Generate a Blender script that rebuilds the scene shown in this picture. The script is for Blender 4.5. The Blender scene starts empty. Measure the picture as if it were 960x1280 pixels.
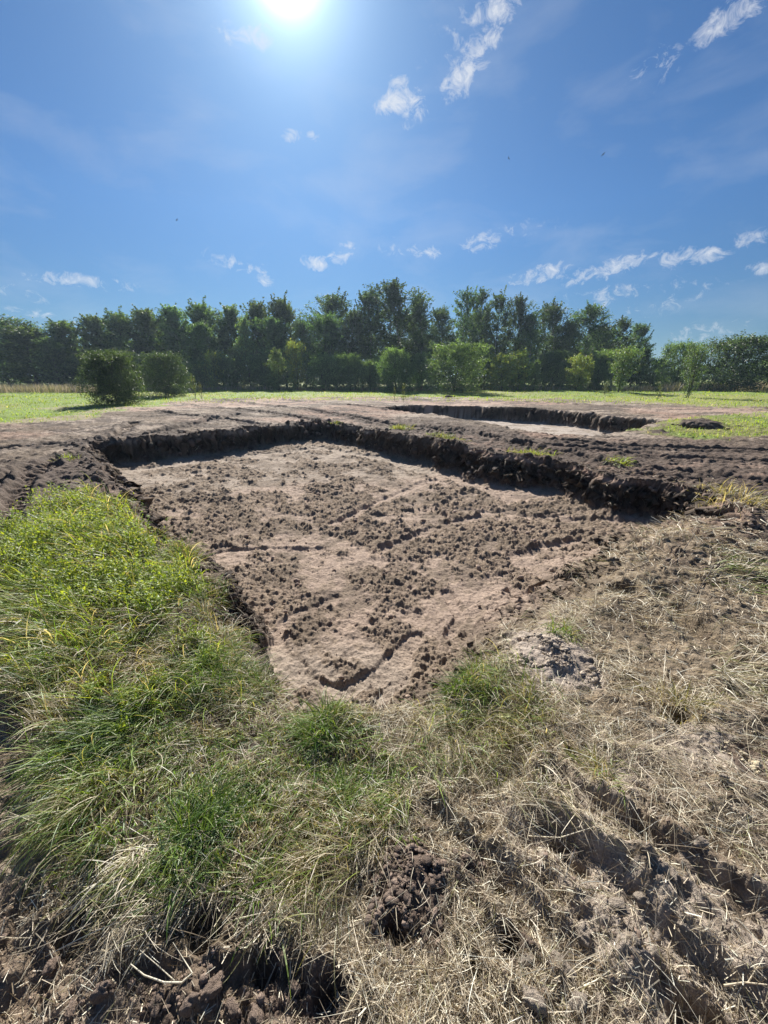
import bpy, math, random
import numpy as np
from mathutils import Vector
R = math.radians
random.seed(7)
rng = np.random.default_rng(7)
scene = bpy.context.scene
C = scene.collection

# ------------------------------------------------------------------ camera
EYE, FPX, PITCH = 1.6, 500.0, math.atan(170 / 500.0)     # 960x1280 photograph, horizon at row 470
cam = bpy.data.cameras.new('camera'); camo = bpy.data.objects.new('camera', cam); C.objects.link(camo)
cam.sensor_fit = 'VERTICAL'; cam.sensor_height = 36.0; cam.lens = FPX / 1280 * 36
cam.clip_start = 0.02; cam.clip_end = 12000
camo.location = (0, 0, EYE); camo.rotation_euler = (R(90) - PITCH, 0, 0)
scene.camera = camo

# ------------------------------------------------------------------ light
SUN_EL, SUN_AZ = R(35), R(-10)                            # azimuth from +Y, negative = left
sdir = Vector((math.sin(SUN_AZ) * math.cos(SUN_EL), math.cos(SUN_AZ) * math.cos(SUN_EL), math.sin(SUN_EL)))
sl = bpy.data.lights.new('sun', 'SUN'); sl.energy = 5.0; sl.angle = R(0.53); sl.color = (1, 0.95, 0.87)
so = bpy.data.objects.new('sun', sl); C.objects.link(so)
so.rotation_euler = (-sdir).to_track_quat('-Z', 'Y').to_euler(); so.location = (-5, 10, 20)

world = bpy.data.worlds.new('World'); scene.world = world; world.use_nodes = True
nt = world.node_tree; nt.nodes.clear()
def N(t, **k):
    n = nt.nodes.new(t)
    for a, b in k.items(): setattr(n, a, b)
    return n
def Mth(op, a, b=None, c=None, clamp=False):
    n = N('ShaderNodeMath', operation=op, use_clamp=clamp)
    for i, v in enumerate((a, b, c)):
        if v is None: continue
        if isinstance(v, (int, float)): n.inputs[i].default_value = v
        else: nt.links.new(v, n.inputs[i])
    return n.outputs[0]
sky = N('ShaderNodeTexSky', sky_type='NISHITA', sun_disc=False, sun_elevation=SUN_EL, sun_rotation=SUN_AZ,
        air_density=1.0, dust_density=0.4, ozone_density=4.0, altitude=50)
geo = N('ShaderNodeTexCoord')
sep = N('ShaderNodeSeparateXYZ'); nt.links.new(geo.outputs['Generated'], sep.inputs[0])
DX, DY, DZ = sep.outputs

def pix_dir(px, py):
    dx, dy = (px - 480) / FPX, (640 - py) / FPX
    return np.array([dx, math.cos(PITCH) + dy * math.sin(PITCH), dy * math.cos(PITCH) - math.sin(PITCH)])
# small fair-weather clouds: (column, row, half width, half height, tilt, amount) turned into sky directions
CLOUDS = [(492, 127, 22, 12, 10, .95), (520, 128, 13, 17, 30, .8), (512, 148, 12, 10, 30, .55), (498, 103, 14, 7, 0, .8), (578, 92, 17, 26, -32, 1.0), (604, 62, 13, 20, -25, .85), (560, 112, 10, 12, -30, .8),
          (622, 10, 34, 16, 18, .9), (612, 45, 16, 16, 20, .75), (585, 58, 60, 40, 30, .34),
          (393, 329, 18, 8, 0, .95), (425, 322, 15, 8, 15, .9), (434, 307, 13, 5, 0, .9), (330, 345, 11, 12, 20, .7), (365, 170, 14, 7, 0, .7), (392, 172, 10, 6, 0, .7),
          (325, 45, 16, 12, 0, .8), (290, 42, 30, 14, 0, .38), (675, 343, 36, 10, 8, .8), (762, 335, 50, 11, 12, .75), (600, 304, 28, 11, 10, .62), (540, 316, 22, 8, 0, .55),
          (840, 325, 24, 12, 20, .62), (885, 318, 26, 9, 8, .72), (935, 298, 36, 10, 10, .68), (925, 14, 42, 16, 15, .85), (775, 366, 60, 9, 0, .55),
          (100, 351, 70, 8, 0, .66), (20, 364, 28, 9, -15, .5), (50, 394, 32, 6, -12, .5), (285, 327, 30, 9, -15, .6), (500, 308, 30, 9, 0, .45),
          (880, 415, 60, 12, 8, .45), (800, 375, 100, 20, 5, .35), (660, 285, 40, 9, 0, .4), (820, 85, 30, 18, 20, .4), (948, 336, 20, 7, 0, .6)]
mask = None
for (px, py, hw, hh, tilt, amt) in CLOUDS:
    d = pix_dir(px, py); ln = np.linalg.norm(d); d = d / ln
    u = np.cross(d, (0, 0, 1)); u /= np.linalg.norm(u); v = np.cross(u, d)
    c, s = math.cos(R(tilt)), math.sin(R(tilt))
    uu, vv = u * c + v * s, -u * s + v * c
    sc = FPX * ln
    def lin(w, k):
        n = N('ShaderNodeVectorMath', operation='DOT_PRODUCT'); n.inputs[1].default_value = tuple(w * k)
        nt.links.new(geo.outputs['Generated'], n.inputs[0]); return n.outputs['Value']
    a = lin(uu, sc / (hw * 1.35)); b = lin(vv, sc / (hh * 1.35)); f = lin(d, 1.0)
    q = Mth('MULTIPLY_ADD', a, a, Mth('MULTIPLY', b, b))
    m = Mth('MULTIPLY', Mth('SUBTRACT', 1.0, q, clamp=True), amt)
    m = Mth('MULTIPLY', m, Mth('GREATER_THAN', f, 0.5))
    mask = m if mask is None else Mth('MAXIMUM', mask, m)
def wnoise(scale, detail, rough, dist=0.0, sq=1.0):
    mp = N('ShaderNodeMapping'); mp.inputs['Scale'].default_value = (1, 1, sq); nt.links.new(geo.outputs['Generated'], mp.inputs[0])
    n = N('ShaderNodeTexNoise'); n.inputs['Scale'].default_value = scale; n.inputs['Detail'].default_value = detail
    n.inputs['Roughness'].default_value = rough; n.inputs['Distortion'].default_value = dist
    nt.links.new(mp.outputs[0], n.inputs['Vector']); return n.outputs['Fac']
n1 = wnoise(36, 11, 0.70, 0.8, 1.3)
n2 = wnoise(5, 6, 0.55, 0.3, 2.5)
dens = Mth('ADD', Mth('MULTIPLY', mask, 1.0), Mth('MULTIPLY', Mth('SUBTRACT', n1, 0.5), 3.4))
dens = Mth('MULTIPLY', Mth('SUBTRACT', dens, 0.34), 1.15, clamp=True)
dens = Mth('MULTIPLY', dens, Mth('MULTIPLY', mask, 3.0, clamp=True))
veil = Mth('MULTIPLY', Mth('SUBTRACT', n2, 0.5, clamp=True), 0.75)     # thin cirrus veil
dens = Mth('MAXIMUM', dens, veil)
mixc = N('ShaderNodeMixRGB'); nt.links.new(Mth('MULTIPLY', dens, 0.8), mixc.inputs[0])
# a dry, deep blue day: less red in the air and a duller horizon than the stock sky
hz_ = N('ShaderNodeMapRange'); hz_.inputs[1].default_value = 0.0; hz_.inputs[2].default_value = 0.30; hz_.inputs[3].default_value = 0.62; hz_.inputs[4].default_value = 1.0
nt.links.new(DZ, hz_.inputs[0])
gain = N('ShaderNodeVectorMath', operation='MULTIPLY'); gain.inputs[1].default_value = (.50, .82, 1.12); nt.links.new(sky.outputs[0], gain.inputs[0])
hs = N('ShaderNodeVectorMath', operation='SCALE'); nt.links.new(gain.outputs[0], hs.inputs[0]); nt.links.new(hz_.outputs[0], hs.inputs['Scale'])
# bright circle of scattered light round the sun
sd = N('ShaderNodeVectorMath', operation='DOT_PRODUCT'); sd.inputs[1].default_value = tuple(sdir); nt.links.new(geo.outputs['Generated'], sd.inputs[0])
cs = Mth('MAXIMUM', sd.outputs['Value'], 0.0)
gl = Mth('ADD', Mth('MULTIPLY', Mth('POWER', cs, 260.0), 9.0), Mth('ADD', Mth('MULTIPLY', Mth('POWER', cs, 1800.0), 60.0), Mth('MULTIPLY', Mth('POWER', cs, 40.0), 1.3)))
glv = N('ShaderNodeVectorMath', operation='SCALE'); glv.inputs[0].default_value = (.86, 1.0, 1.02); nt.links.new(gl, glv.inputs['Scale'])
addv = N('ShaderNodeVectorMath', operation='ADD'); nt.links.new(hs.outputs[0], addv.inputs[0]); nt.links.new(glv.outputs[0], addv.inputs[1])
nt.links.new(addv.outputs[0], mixc.inputs[1]); mixc.inputs[2].default_value = (10.5, 10.9, 11.6, 1)
bg = N('ShaderNodeBackground'); bg.inputs['Strength'].default_value = 0.036
nt.links.new(mixc.outputs[0], bg.inputs['Color'])
wo = N('ShaderNodeOutputWorld'); nt.links.new(bg.outputs[0], wo.inputs['Surface'])

scene.view_settings.view_transform = 'Standard'; scene.view_settings.look = 'None'
scene.view_settings.exposure = 1.05; scene.view_settings.gamma = 1
scene.view_settings.use_curve_mapping = False
scene.render.engine = 'CYCLES'
scene.cycles.use_denoising = True
scene.cycles.max_bounces = 6; scene.cycles.diffuse_bounces = 3; scene.cycles.glossy_bounces = 2
scene.cycles.transmission_bounces = 4; scene.cycles.transparent_max_bounces = 6
scene.cycles.sample_clamp_indirect = 6
scene.cycles.caustics_reflective = False; scene.cycles.caustics_refractive = False

# ------------------------------------------------------------------ helpers
def P(px, py, z=0.0):
    """where the view ray through a photograph pixel meets the level z"""
    d = pix_dir(px, py); t = (z - EYE) / d[2]
    return np.array([d[0] * t, d[1] * t])

def hash2(ix, iy, seed):
    h = (ix.astype(np.int64) * 374761393 + iy.astype(np.int64) * 668265263 + seed * 1442695041) & 0xFFFFFFFF
    h = ((h ^ (h >> 13)) * 1274126177) & 0xFFFFFFFF
    h = ((h ^ (h >> 16)) * 2246822519) & 0xFFFFFFFF
    return ((h ^ (h >> 15)) & 0xFFFFFF) / float(0xFFFFFF)
def vnoise(x, y, s, seed=0):
    x = x / s + 1000.37; y = y / s + 1000.91
    ix, iy = np.floor(x), np.floor(y); fx, fy = x - ix, y - iy
    fx = fx * fx * fx * (fx * (fx * 6 - 15) + 10); fy = fy * fy * fy * (fy * (fy * 6 - 15) + 10)
    ix, iy = ix.astype(np.int64), iy.astype(np.int64)
    a, b = hash2(ix, iy, seed), hash2(ix + 1, iy, seed); c, d = hash2(ix, iy + 1, seed), hash2(ix + 1, iy + 1, seed)
    return (a + (b - a) * fx) * (1 - fy) + (c + (d - c) * fx) * fy
ROT = (math.cos(0.7), math.sin(0.7))
def fbm(x, y, s, octv=4, seed=0, gain=0.5):
    t = np.zeros_like(x); a = 1.0; tot = 0
    for o in range(octv):
        t += a * vnoise(x, y, s, seed + o * 17); tot += a; a *= gain; s *= 0.47
        x, y = x * ROT[0] - y * ROT[1], x * ROT[1] + y * ROT[0]
    return t / tot
def lumps(x, y, s, seed=0, fill=0.8):
    """rounded clods: the tallest of the random domes near each point, 0..1"""
    x = x / s + 500.3; y = y / s + 500.7; ix, iy = np.floor(x).astype(np.int64), np.floor(y).astype(np.int64)
    best = np.zeros_like(x)
    for dx in (-1, 0, 1):
        for dy in (-1, 0, 1):
            jx, jy = ix + dx, iy + dy
            cx = jx + hash2(jx, jy, seed); cy = jy + hash2(jx, jy, seed + 5)
            r = 0.25 + 0.6 * hash2(jx, jy, seed + 9) ** 2; e = hash2(jx, jy, seed + 13)
            q = 1 - ((x - cx) ** 2 + (y - cy) ** 2) / (r * r)
            hgt = np.sqrt(np.clip(q, 0, 1)) * r * (e < fill)
            best = np.maximum(best, hgt)
    return best
def sstep(a, b, x):
    t = np.clip((x - a) / (b - a), 0, 1); return t * t * (3 - 2 * t)
def inside(x, y, poly):
    r = np.zeros(x.shape, bool); n = len(poly)
    for i in range(n):
        (x1, y1), (x2, y2) = poly[i], poly[(i + 1) % n]
        c = ((y1 > y) != (y2 > y)); 
        with np.errstate(divide='ignore', invalid='ignore'):
            xi = (x2 - x1) * (y - y1) / (y2 - y1 + 1e-12) + x1
        r ^= c & (x < xi)
    return r
def segdist(x, y, a, b):
    ax, ay = a; dx, dy = b[0] - ax, b[1] - ay; L = dx * dx + dy * dy + 1e-12
    t = np.clip(((x - ax) * dx + (y - ay) * dy) / L, 0, 1)
    return np.hypot(x - ax - t * dx, y - ay - t * dy), t
def sdf(x, y, poly):
    """positive inside"""
    d = np.full(x.shape, 1e9)
    for i in range(len(poly)): d = np.minimum(d, segdist(x, y, poly[i], poly[(i + 1) % len(poly)])[0])
    return np.where(inside(x, y, poly), d, -d)
def PP(pts, z=0.0): return [tuple(P(a, b, z)) for a, b in pts]

# ------------------------------------------------------------------ layout of the ground
# rim of the main pit: (column, row, width of the bank that leads down from the edge starting here)
RIM = [(112, 558, .14), (160, 553, .14), (200, 549, .16), (250, 543, .14), (300, 540, .14), (350, 533, .14), (400, 529, .16), (450, 536, .2), (500, 545, .2), (560, 556, .22), (610, 568, .24),
       (660, 573, .2), (700, 579, .22), (745, 590, .22), (790, 602, .2), (845, 611, .2), (900, 622, .25), (896, 652, .5), (872, 676, 1.1), (808, 735, .9),
       (755, 775, .7), (675, 808, .5), (620, 848, .35), (565, 892, .25), (430, 912, .2), (340, 903, .2), (290, 838, .22), (272, 782, .3), (258, 730, .3),
       (236, 692, .35), (180, 680, .4), (150, 640, .45), (125, 595, .35)]
rim = PP([(a, b) for a, b, w in RIM]); rimw = [w * 1.45 if w < .3 else w * 1.2 for a, b, w in RIM]
RIM2 = [(470, 510), (520, 505), (600, 507), (700, 511), (770, 518), (850, 525), (800, 535), (745, 544), (700, 545), (650, 538), (600, 526), (520, 516)]
rim2 = PP(RIM2)
DEPTH, DEPTH2 = 0.56, 0.78
MEADOW = PP([(-400, 560), (-150, 540), (0, 529), (60, 527), (110, 522), (170, 512), (240, 501), (330, 497), (480, 496), (600, 497), (700, 498), (800, 503), (880, 508), (960, 510), (1300, 520)]) + \
         [(4000, 20), (4000, 6000), (-4000, 6000), (-4000, 8)]
PATCH = PP([(790, 537), (850, 520), (960, 514), (1200, 520), (1250, 560), (1000, 548), (900, 549), (840, 546)])
GREEN = PP([(5, 710), (40, 650), (110, 620), (165, 660), (235, 690), (262, 780), (350, 890), (470, 895), (475, 1000), (450, 1060), (390, 1095), (250, 1110), (115, 1080), (80, 1000), (55, 880), (25, 800)])
MUD = PP([(-400, 860), (5, 870), (28, 950), (38, 1050), (60, 1140), (170, 1180), (330, 1195), (440, 1215), (470, 1400), (-400, 1500)])
PALE = PP([(625, 790), (690, 770), (750, 815), (745, 860), (700, 885), (640, 840)])
# ruts: list of points, half width, depth, lugs
RUTS = [(PP([(1010, 1330), (890, 1240), (800, 1150), (740, 1090), (690, 1050)]), .10, .07, 0),
        (PP([(770, 1330), (720, 1210), (650, 1140), (600, 1080), (540, 1020)]), .05, .035, 0),
        (PP([(1100, 1230), (960, 1160), (860, 1085), (760, 1030), (700, 980)]), .07, .045, 0),
        (PP([(1200, 1010), (1000, 900), (930, 850), (870, 790), (820, 740)]), .12, .05, 0),
        (PP([(250, 497), (330, 506), (400, 516), (480, 528), (560, 542)]), .22, .09, 1), (PP([(235, 506), (300, 513), (370, 523), (430, 532)]), .2, .08, 1),
        (PP([(200, 516), (260, 524), (330, 532)]), .16, .06, 0), (PP([(350, 500), (430, 507), (480, 512)]), .2, .07, 0), (PP([(420, 499), (520, 500), (640, 502), (800, 510)]), .25, .07, 0),
        (PP([(560, 536), (660, 556), (790, 580), (960, 604), (1200, 640)]), .2, .08, 1), (PP([(640, 552), (760, 562), (900, 575), (1100, 590)]), .18, .07, 1),
        (PP([(690, 549), (760, 556), (840, 560), (960, 566)]), .17, .07, 1), (PP([(780, 590), (870, 600), (960, 625), (1100, 660)]), .16, .06, 1),
        (PP([(-200, 575), (0, 562), (110, 553), (180, 545), (300, 520)]), .25, .07, 0), (PP([(-200, 640), (0, 600), (60, 580), (120, 560), (170, 530)]), .2, .07, 1),
        (PP([(-80, 760), (0, 660), (30, 610), (60, 585)]), .16, .07, 1), (PP([(-160, 760), (-60, 660), (0, 600)]), .16, .07, 1)]
HOLES = [(845, 893, .075, .11), (782, 736, .12, .1), (730, 862, .04, .04), (718, 946, .04, .05), (640, 1180, .05, .07), (590, 1215, .04, .06), (410, 1230, .045, .05),
         (255, 1165, .06, .06), (330, 1200, .05, .05), (100, 1150, .08, .06), (490, 1165, .035, .07), (880, 1290, .09, .08), (110, 745, .12, .1), (135, 765, .1, .08),
         (505, 1180, .02, .05), (700, 1060, .05, .07), (720, 1090, .05, .06), (245, 720, .1, .05), (620, 1110, .04, .05), (835, 1250, .08, .08)]
HUMPS = [(515, 1100, .10, .055), (240, 1235, .12, .04), (690, 820, .26, .03), (240, 690, .16, .03), (875, 532, .7, .22), (345, 1240, .08, .03), (585, 1075, .05, .03),
         (170, 590, .6, .12), (80, 600, .7, .1), (590, 860, .16, .04), (420, 905, .14, .04), (915, 895, .14, .05), (680, 1240, .1, .04), (60, 860, .25, .06),
         (210, 790, .2, .05), (820, 540, .3, .06), (520, 498, .6, .12), (240, 498, .4, .12), (930, 650, .5, .09), (880, 690, .4, .05)]

# smooth trodden and scraped strips on the floor of the pit
TROD = [(PP(a, -.6), w) for a, w in [([(345, 800), (352, 830), (380, 855), (430, 868)], .10), ([(430, 868), (480, 850), (520, 800)], .09), ([(345, 800), (370, 775), (420, 752)], .08),
    ([(560, 745), (575, 775), (560, 800)], .07), ([(510, 810), (500, 860), (480, 880)], .07), ([(480, 690), (560, 660), (640, 640)], .12), ([(640, 700), (720, 680)], .12), ([(560, 640), (700, 650), (800, 660)], .12),
    ([(420, 660), (520, 610), (560, 600)], .12), ([(600, 790), (680, 740), (760, 700)], .09), ([(250, 700), (300, 690), (400, 690)], .09), ([(480, 575), (560, 600), (640, 625)], .35), ([(180, 590), (280, 575), (400, 562), (480, 578)], .3)]]
BARE = [(508, 1118, .17), (590, 1085, .07), (688, 825, .27), (940, 955, .12), (400, 1235, .10), (640, 1190, .07), (250, 1200, .16), (340, 1215, .12)]
DARK = [(876, 534, .75), (825, 541, .35), (560, 498, .5), (945, 541, .3)]
def terrain(x, y, fine=True):
    r = np.hypot(x, y)
    w1 = (fbm(x, y, .6, 3, 11) - .5) * .55; w2 = (fbm(x, y, .6, 3, 31) - .5) * .55
    w1 = w1 + (fbm(x, y, .15, 3, 41, .6) - .5) * .20; w2 = w2 + (fbm(x, y, .15, 3, 51, .6) - .5) * .20
    att = np.clip(r / 4, .45, 1.0)
    xw, yw = x + w1 * att, y + w2 * att
    near = r < 40
    out = {}
    f = np.zeros_like(x)
    ins = inside(xw, yw, rim)
    fmin = np.ones_like(x); dmin = np.full_like(x, 9.0)
    xs, ys = xw[ins], yw[ins]; fm = np.ones(xs.shape); dm = np.full(xs.shape, 9.0); rp = np.zeros(xs.shape)
    for i in range(len(rim)):
        d, t = segdist(xs, ys, rim[i], rim[(i + 1) % len(rim)])
        fm = np.minimum(fm, sstep(0, rimw[i], d)); rp[d < dm] = rimw[i]; dm = np.minimum(dm, d)
    f[ins] = fm; dmin[ins] = dm; ramp = np.zeros_like(x); ramp[ins] = sstep(.40, .62, rp)
    f2 = np.zeros_like(x); ins2 = inside(xw, yw, rim2)
    d2 = sdf(xw[ins2], yw[ins2], rim2); f2[ins2] = sstep(0, .3, d2)
    dr = np.full_like(x, 9.0)
    sel = (r < 16) & ~ins
    dd = np.full(x[sel].shape, 9.0)
    for i in range(len(rim)): dd = np.minimum(dd, segdist(xw[sel], yw[sel], rim[i], rim[(i + 1) % len(rim)])[0])
    dr[sel] = dd
    m = sstep(-.5, .5, sdf(x, y, MEADOW) + (fbm(x, y, 1.6, 4, 61) - .5) * 3.4)
    pt = sstep(-.3, .3, sdf(x, y, PATCH) + (fbm(x, y, .8, 4, 65) - .5) * 1.8)
    gsd = sdf(x, y, GREEN) + (fbm(x, y, .3, 3, 71) - .5) * .3
    g = sstep(-.12, .12, gsd)
    mud = sstep(-.03, .05, sdf(x, y, MUD) + (fbm(x, y, .12, 3, 81) - .5) * .2)
    pale = sstep(-.06, .06, sdf(x, y, PALE) + (fbm(x, y, .12, 3, 91) - .5) * .18)
    bare_ = np.zeros_like(x); dark = np.zeros_like(x)
    for lst, arr in ((BARE, bare_), (DARK, dark)):
        for px, py, rad in lst:
            c = P(px, py); q = np.hypot(x - c[0], (y - c[1]) * 1.15) / rad + (fbm(x, y, rad * .5, 3, 95) - .5) * .9
            np.maximum(arr, 1 - sstep(.7, 1.0, q), out=arr)
    m = m * (1 - dark); pt = pt * (1 - dark)
    # broad shape
    h = (fbm(x, y, 6, 2, 101) - .5) * .25 * sstep(4, 14, r) + (fbm(x, y, .9, 3, 111) - .5) * .09 * sstep(.6, 3, r)
    h += m * (fbm(x, y, 25, 2, 105) - .5) * .5 * sstep(25, 60, r)
    h += g * .03 - mud * .05
    # berm of loose soil round the rim
    berm = np.exp(-(dr / .45) ** 2) * (1 - f)
    h += berm * (.02 + .08 * fbm(x, y, .5, 3, 121)) * sstep(2.5, 5, r)
    bare = (1 - m) * (1 - pt) * sstep(3.2, 6, r) * (1 - f) * (1 - g)
    rut = np.zeros_like(x); ridge = np.zeros_like(x)
    for pts, hw, dep, lug in RUTS:
        best = np.full_like(x, 9.0); along = np.zeros_like(x); acc = 0
        for i in range(len(pts) - 1):
            d, t = segdist(x, y, pts[i], pts[i + 1]); L = math.hypot(pts[i + 1][0] - pts[i][0], pts[i + 1][1] - pts[i][1])
            up = d < best; best[up] = d[up]; along[up] = acc + t[up] * L; acc += L
        best = best + (fbm(x, y, hw * 2.5, 2, 131) - .5) * hw * 1.1
        prof = 1 - sstep(hw * .55, hw, best)
        if lug: prof = prof * (1 - .55 * (np.sin((along + best * .8) * 2 * math.pi / .19) > 0))
        rid = np.exp(-((best - hw * 1.35) / (hw * .4)) ** 2)
        k = (1 - f) * (1 - m * .7)
        h += (-dep * prof * np.where(r < 3, .30, 1.5) + dep * .75 * rid * (0.4 + fbm(x, y, .2, 2, 141))) * k
        rut = np.maximum(rut, prof * k); ridge = np.maximum(ridge, rid * k)
    for px, py, rad, dep in HOLES:
        c = P(px, py); q = np.hypot(x - c[0], y - c[1]) + (fbm(x, y, rad, 2, 151) - .5) * rad * .7
        k = 1 - sstep(rad * .5, rad, q); h -= dep * k; mud_k = k
        rut = np.maximum(rut, k)
    for px, py, rad, hh in HUMPS:
        c = P(px, py); q = np.hypot(x - c[0], y - c[1]) / rad + (fbm(x, y, rad, 3, 161) - .5) * .6
        h += hh * np.exp(-np.clip(q, 0, 9) ** 2 * 1.5)
    # pit floors
    floor = (fbm(x, y, 1.6, 3, 171) - .5) * .10
    h = h * (1 - f) + (floor - DEPTH) * f
    h = h * (1 - f2) + (floor * .6 - DEPTH2) * f2
    # ragged walls: roots and lumps of topsoil leaning out
    wall = (f * (1 - f) * 4); wall2 = f2 * (1 - f2) * 4
    rough = fbm(x, y, 2.0, 2, 181, .6) * .25 + fbm(x * .8 + y * .5, y * .45 - x * .3, .42, 5, 191, .7) * .75
    trod = np.zeros_like(x)
    for pts, hw in TROD:
        best = np.full_like(x, 9.0)
        for i in range(len(pts) - 1): best = np.minimum(best, segdist(x, y, pts[i], pts[i + 1])[0])
        trod = np.maximum(trod, 1 - sstep(hw * .5, hw, best + (fbm(x, y, .2, 3, 185) - .5) * hw * 1.2))
    rocky = sstep(.405, .51, rough) * (1 - .9 * trod)                                   # rough clods against trodden sand
    nm = 1 - m
    if fine:
        l1 = lumps(x, y, .16, 201, .6); l2 = lumps(x, y, .07, 211, .75); l3 = lumps(x, y, .032, 221, .8)
        nf = 1 - sstep(3, 9, r)
        l4 = lumps(x, y, .015, 225, .85)
        cl = l1 * np.where(r < 3.5, .022, .04) + l2 * .05 + l3 * .026 * nf + l4 * .012 * (1 - sstep(1.5, 3, r))
        fine_cl = l2 * .022 + l3 * .024 * nf + np.abs(fbm(x, y, .10, 4, 235, .65) - .5) * .12
        smo = fbm(x, y, .12, 4, 231, .55) - .5
        big = lumps(x, y, .42, 241, .35)
        rub = np.abs(fbm(x, y, .20, 5, 237, .72) - .5) * 2; rub2 = fbm(x + .4 * y, y, .055, 4, 239, .7) - .5
        cf = rub * .085 + rub2 * .055 * (1 - sstep(5, 10, r)) + l3 * .018 * nf + l2 * .014; cf = cf * (.50 + .60 * sstep(3, 7.5, r)); cl = cl * (1 - f) + cf * f
        amt_floor = f * (.18 + .95 * rocky)
        amt_out = (1 - f) * (1 - f2) * nm * (.75 * sstep(3, 5, r) + (1 - sstep(3, 5, r)) * (.30 + .30 * rocky)) * (1 - pale * .0) * (1 - .5 * g) * (1 - .4 * rut)
        amt = amt_floor + amt_out + wall * .9 + f2 * .25 + wall2
        h += cl * amt + fine_cl * f * (.25 + .45 * rocky) * (.45 + .55 * sstep(3, 7, r)) + rub2 * .014 * f * (1 - .6 * trod) + smo * (.035 * nm + .01) + big * .10 * (wall + .45 * berm * sstep(2.5, 5, r) + wall2 * .8) + m * cl * .5
        h -= trod * f * .026
        h += mud * (1 - f) * l2 * .03 * (fbm(x, y, .3, 2, 245) > .5)
        h += (fbm(x, y, .035, 3, 251) - .5) * .016 * nm * (1 - sstep(2, 6, r))
        # shallow scrape marks of the digger bucket on the floor
        v = x * .62 + y * .78 + (fbm(x, y, 1.2, 2, 261) - .5) * .5
        h += f * .016 * np.abs(np.sin(v * 7.0)) * fbm(x, y, .5, 2, 271)
        out['clod'] = np.clip(rub * 1.6 + rub2, 0, 1)
    out.update(h=h, f=f, f2=f2, trod=trod, bare=bare_, dark=dark, ramp=ramp, m=m, pt=pt, g=g, mud=mud, pale=pale, rut=rut, ridge=ridge, rocky=rocky, wall=wall, wall2=wall2, berm=berm, dr=dr, dmin=dmin, r=r)
    return out

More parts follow.
